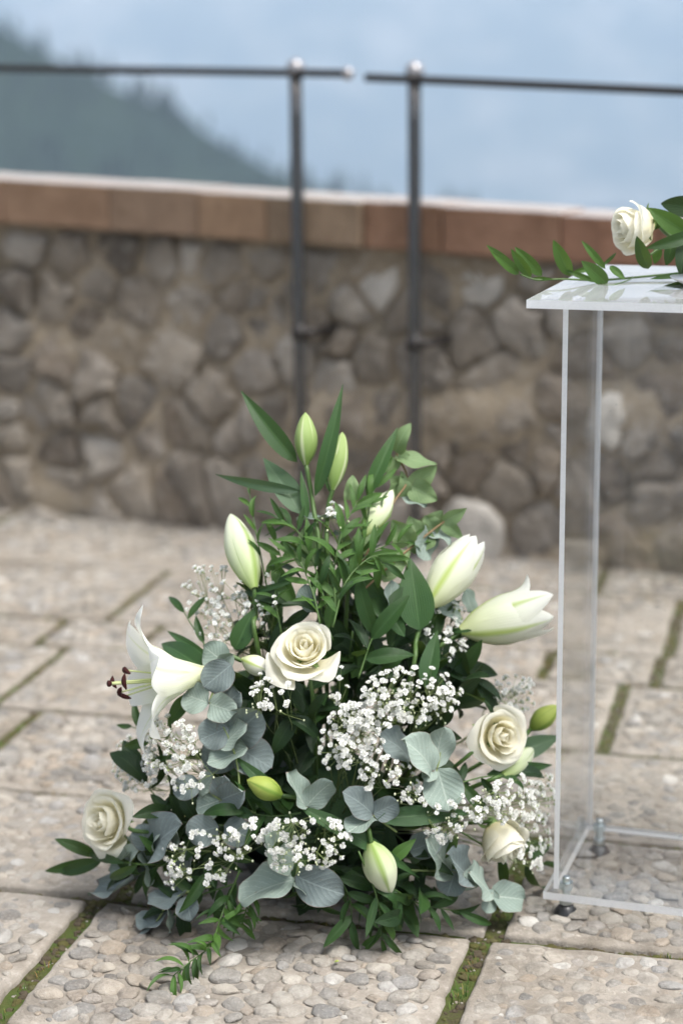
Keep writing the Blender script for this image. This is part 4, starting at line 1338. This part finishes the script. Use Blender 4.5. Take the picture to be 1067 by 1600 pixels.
# ------------------------------------------------------------------ ruscus and other greenery
RD = ('ruscus_dark',)
ruscus('fine bright green foliage at the crown, its middle branch', [(525, 960), (522, 890), (535, 830), (560, 780)], 17, 52, .31, k=1.05, spread=48)
ruscus('fine bright green foliage at the crown, branch arching right', [(530, 940), (560, 880), (610, 850), (660, 850)], 15, 50, .30, k=1.05, spread=42)
ruscus('fine bright green foliage at the crown, branch arching left', [(510, 950), (490, 880), (465, 830), (440, 815)], 15, 48, .30, ('ruscus_leaf', 'ruscus_dark'), k=1.05, spread=42)
ruscus('fine bright green foliage in front of the crown', [(520, 980), (540, 910), (580, 870), (600, 880)], 14, 52, .32, ('ruscus_leaf', 'ruscus_leaf', 'ruscus_dark'), k=1.15, spread=50)
ruscus('fine green foliage at the crown, low front branch', [(500, 975), (490, 930), (470, 880), (455, 870)], 12, 46, .28, k=1.12, spread=50)
ruscus('green twig rising between the tall bud and the crown', [(560, 900), (570, 840), (580, 780), (595, 740)], 10, 44, .26, k=1.0, spread=28)
ruscus('slender green twig standing left of the crown, small leaves upright', [(425, 960), (410, 880), (398, 820), (390, 770)], 8, 34, .34, k=.8, spread=30)
ruscus('green twig with drooping leaves between the tall white bud and the crown', [(440, 990), (430, 930), (440, 880), (430, 845)], 9, 46, .34, ('ruscus_leaf', 'ruscus_dark'), k=.9, spread=55)
ruscus('dark green twig above the open lily with two big leaves', [(330, 1050), (317, 1000), (305, 985), (283, 948)], 5, 50, .36, RD, k=.85, spread=35)
t = thing('ruscus_branch', 'dark green twig with four broad leaves at the far lower left', 'greenery', FP(270, 1350, .8), 'ruscus branches')
stem(t, [FP(270, 1350, .8), FP(215, 1350, 1.1), FP(150, 1340, 1.2)], .0013)
for bs, te, wd in (((152, 1337), (86, 1311), 27), ((152, 1343), (71, 1361), 26), ((160, 1344), (94, 1364), 30), ((195, 1348), (140, 1333), 20), ((215, 1352), (172, 1372), 22)):
    px_leaf(t, bs, te, wd, 'ruscus_dark', 'ovate', k=1.2, fold=.16, curl=.08, nu=9, nv=12)
ruscus('dark green twig below the open lily at the left', [(290, 1190), (240, 1150), (205, 1135)], 5, 58, .36, RD, k=.9, spread=50)
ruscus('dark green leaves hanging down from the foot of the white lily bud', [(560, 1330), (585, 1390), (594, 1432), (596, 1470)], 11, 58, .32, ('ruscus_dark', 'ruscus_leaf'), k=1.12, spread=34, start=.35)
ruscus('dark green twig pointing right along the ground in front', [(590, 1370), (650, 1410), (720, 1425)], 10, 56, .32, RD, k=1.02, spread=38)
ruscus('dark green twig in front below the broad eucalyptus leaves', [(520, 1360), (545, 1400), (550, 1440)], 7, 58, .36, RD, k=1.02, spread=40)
g1, g2 = G(330, 1500, .012), G(268, 1532, .010)
tt_ = thing('ruscus_branch', 'curly bright green twig trailing onto the paving at the lower left', 'greenery', g1, 'ruscus branches')
leafy(tt_, [FP(375, 1360, 1.05), FP(350, 1420, 1.1), g1 + EZ * .02, (g1 + g2) / 2 + EZ * .012, g2 + EZ * .004], 32, 42, .30, ('ruscus_leaf', 'ruscus_leaf', 'ruscus_dark'), start=.15, spread=52, curl=.22)
tt_ = thing('ruscus_branch', 'second bright green twig trailing onto the paving, right of the curly one', 'greenery', g1 + E1 * .03, 'ruscus branches')
leafy(tt_, [FP(400, 1370, 1.05), FP(385, 1420, 1.12), FP(378, 1445, 1.1)], 16, 38, .28, ('ruscus_leaf',), start=.3, spread=45, curl=.2)
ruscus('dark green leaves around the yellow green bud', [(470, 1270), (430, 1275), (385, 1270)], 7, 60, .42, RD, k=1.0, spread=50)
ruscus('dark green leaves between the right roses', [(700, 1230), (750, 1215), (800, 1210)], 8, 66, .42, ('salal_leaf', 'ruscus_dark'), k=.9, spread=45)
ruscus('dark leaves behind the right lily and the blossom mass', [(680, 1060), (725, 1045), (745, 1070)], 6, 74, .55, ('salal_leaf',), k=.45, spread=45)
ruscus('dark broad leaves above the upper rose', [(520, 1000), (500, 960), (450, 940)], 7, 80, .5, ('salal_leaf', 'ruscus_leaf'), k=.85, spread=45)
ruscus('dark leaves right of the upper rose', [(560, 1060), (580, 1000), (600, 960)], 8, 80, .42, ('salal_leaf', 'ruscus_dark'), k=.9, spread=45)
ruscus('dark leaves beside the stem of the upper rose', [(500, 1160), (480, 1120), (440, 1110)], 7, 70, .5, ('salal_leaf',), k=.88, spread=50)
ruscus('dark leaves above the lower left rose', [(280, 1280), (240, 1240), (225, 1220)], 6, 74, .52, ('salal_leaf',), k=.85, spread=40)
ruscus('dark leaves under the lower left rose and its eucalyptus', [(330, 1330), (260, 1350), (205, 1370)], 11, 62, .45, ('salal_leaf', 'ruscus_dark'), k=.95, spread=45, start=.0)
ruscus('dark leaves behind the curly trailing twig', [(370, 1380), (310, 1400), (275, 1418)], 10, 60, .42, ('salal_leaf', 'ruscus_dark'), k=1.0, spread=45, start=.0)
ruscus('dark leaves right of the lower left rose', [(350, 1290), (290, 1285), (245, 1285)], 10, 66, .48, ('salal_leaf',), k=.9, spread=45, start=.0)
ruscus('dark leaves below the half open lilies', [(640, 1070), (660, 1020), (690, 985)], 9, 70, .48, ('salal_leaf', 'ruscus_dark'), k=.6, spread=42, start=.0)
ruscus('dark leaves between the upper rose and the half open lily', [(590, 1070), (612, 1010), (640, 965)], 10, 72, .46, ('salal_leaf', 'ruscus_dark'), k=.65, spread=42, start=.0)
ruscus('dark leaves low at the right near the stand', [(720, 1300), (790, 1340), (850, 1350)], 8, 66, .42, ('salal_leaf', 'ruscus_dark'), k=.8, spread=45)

# ------------------------------------------------------------------ baby's breath
gyp('airy sprig of tiny white blossoms at the upper left around the tall bud', (400, 1010), [(345, 930, 64, 46, 75), (314, 886, 18, 9, 5), (405, 935, 28, 48, 40), (335, 975, 34, 28, 28)], k=.9, size=.0038, depth=(-.01, .05))
gyp('dense white blossom mass right of the middle', (600, 1180), [(645, 1085, 78, 44, 135), (590, 1110, 50, 32, 44)], k=1.02)
gyp('white blossom mass continuing down left of the pale eucalyptus', (560, 1230), [(550, 1150, 48, 52, 105), (525, 1175, 28, 32, 20)], k=1.07)
gyp('loose row of white blossoms under the dense mass', (620, 1260), [(600, 1205, 48, 22, 26), (650, 1240, 24, 22, 14), (575, 1235, 10, 10, 3)], k=1.09)
gyp('white blossoms behind the half open lily stems', (640, 1080), [(700, 985, 36, 46, 62), (725, 1015, 22, 28, 22)], k=.95, depth=(0, .04))
gyp('blurred white blossoms above the right rose, farther back', (740, 1150), [(800, 1085, 40, 30, 55)], k=.6, depth=(0, .04))
gyp('white blossom cluster below the open lily', (330, 1230), [(266, 1165, 46, 46, 74), (295, 1215, 26, 30, 20)], k=1.12)
gyp('farther white blossom cluster above the lower left rose', (300, 1260), [(212, 1195, 36, 46, 85)], k=1.0, size=.0044, depth=(0, .05))
gyp('spread of white blossoms in front of the broad eucalyptus leaves', (500, 1360), [(480, 1315, 75, 42, 74), (445, 1335, 30, 25, 16)], k=1.17)
gyp('loose white blossoms low at the left front', (370, 1370), [(315, 1340, 64, 42, 56), (280, 1375, 24, 20, 12), (385, 1305, 28, 28, 18)], k=1.14)
gyp('few white blossoms below the upper rose', (470, 1150), [(428, 1085, 36, 30, 22), (400, 1060, 12, 22, 6)], k=1.08)
gyp('white blossoms spilling towards the stand at the right', (740, 1310), [(815, 1252, 54, 40, 84), (850, 1232, 28, 26, 20), (745, 1262, 52, 22, 32)], k=1.15)
gyp('white blossoms beside the half open rose, hanging low', (760, 1350), [(834, 1315, 26, 46, 46)], k=1.1)
gyp('few white blossoms at the lower right above the eucalyptus sprig', (660, 1330), [(695, 1292, 34, 24, 24), (700, 1250, 25, 15, 10)], k=1.06)
gyp('tiny tuft of white blossoms at the crown', (540, 900), [(522, 797, 14, 12, 9)], k=1.1, depth=(-.01, .005))
gyp('few scattered white blossoms in the dark gap right of the upper rose', (560, 1130), [(535, 1080, 18, 40, 9)], k=.95)

# ------------------------------------------------------------------ greenery and a rose lying on the stand
YT = 2.42
def tp(x, y, dy=0.0):
    return (x, y, YT + dy)
P = [W(*q) for q in (tp(1120, 424, .06), tp(1050, 428, .04), tp(985, 434, .02), tp(930, 438), tp(880, 436, -.02), tp(838, 437, -.03), tp(812, 429, -.03))]
t = thing('ruscus_branch', 'green leafy twig lying on the acrylic stand, its tip over the edge', 'greenery', P[2], 'greenery on the stand')
stem(t, P, [.0018, .0009], 'green_stem', 30)
for bs, te, wd, dz in (((808, 428), (760, 383), 20, -.03), ((810, 428), (766, 393), 22, -.045), ((829, 433), (798, 389), 22, -.03), ((846, 431), (804, 386), 25, -.01), ((891, 431), (864, 375), 30, -.02), ((945, 420), (908, 376), 16, .0), ((948, 444), (908, 408), 32, -.03), ((831, 436), (864, 436), 9, -.04), ((931, 440), (880, 421), 12, -.01), ((952, 416), (976, 437), 16, -.02), ((895, 425), (935, 415), 12, .02), ((940, 415), (962, 395), 8, .03)):
    px_leaf(t, tp(*bs, dz * .3), tp(*te, dz), wd, 'ruscus_leaf', 'ovate', fold=.14, curl=.06, nu=9, nv=12)
stem(t, [W(*tp(930, 438)), W(*tp(950, 446, -.03)), W(*tp(975, 440, -.01)), W(*tp(990, 433, .02))], .0008, 'green_stem')
c = W(*tp(1016, 351, .02)); ax = unit([-.93, -.36, -.06])
rose('white rose bud lying on the acrylic stand', c, ax, .0350, 21, BUD2, [W(*tp(1050, 372, .04)), W(*tp(1110, 405, .08))], roll=.8, group=None)
P = [W(*q) for q in (tp(1140, 415, .04), tp(1075, 400, .02), tp(1040, 385, .0), tp(1012, 400, -.02))]
t = thing('leafy_stem', 'dark leafy stem behind the rose bud on the stand', 'greenery', P[1], 'greenery on the stand')
stem(t, P, .0015, 'green_stem')
for bs, te, wd, m, dz in (((1085, 370), (1012, 325), 40, 'ruscus_leaf', 0), ((1110, 330), (1032, 318), 46, 'salal_leaf', .03), ((1095, 362), (1008, 388), 28, 'ruscus_dark', -.02), ((1012, 420), (994, 369), 30, 'ruscus_dark', -.03), ((1050, 375), (1040, 415), 26, 'ruscus_dark', -.01), ((1068, 378), (1062, 430), 34, 'salal_leaf', -.02), ((1030, 385), (1022, 412), 20, 'ruscus_leaf', 0), ((1085, 436), (1008, 457), 13, 'ruscus_dark', -.05), ((1080, 428), (1015, 436), 12, 'ruscus_dark', -.03), ((1090, 400), (1060, 350), 34, 'salal_leaf', .04), ((1075, 440), (1052, 464), 12, 'ruscus_dark', -.06), ((1040, 345), (1010, 358), 16, 'ruscus_dark', .03)):
    px_leaf(t, tp(*bs, dz * .3), tp(*te, dz), wd, m, 'ovate', fold=.14, curl=.08, nu=9, nv=12)
# small fallen petal on the paving
V, F, UV = leafVF(G(522, 1504, .006), G(530, 1502, .008), .006, EZ, 'round', nu=5, nv=6)
o = mobj('fallen_petal', V, F, 'bud_lime', None, UV, loc=G(526, 1503, .006))
props(o, 'tiny yellow petal lying on the paving in front', 'petal')

# edge of a white dish on the stand, cut by the right side of the picture
cd = G(1112, 446, .8)
pr = [(.0005, .030), (.002, .036), (.009, .050), (.011, .052), (.0095, .049), (.004, .034), (.0035, .002)]
V, F = tube(np.array([cd + EZ * z for z, _ in pr]), np.array([r for _, r in pr]), 36)
simple('white_glaze', (.82, .83, .86), .25, .5)
o = mobj('dish', V, F, 'white_glaze', loc=cd)
props(o, 'pale white dish on the stand, cut off by the picture edge', 'dish')
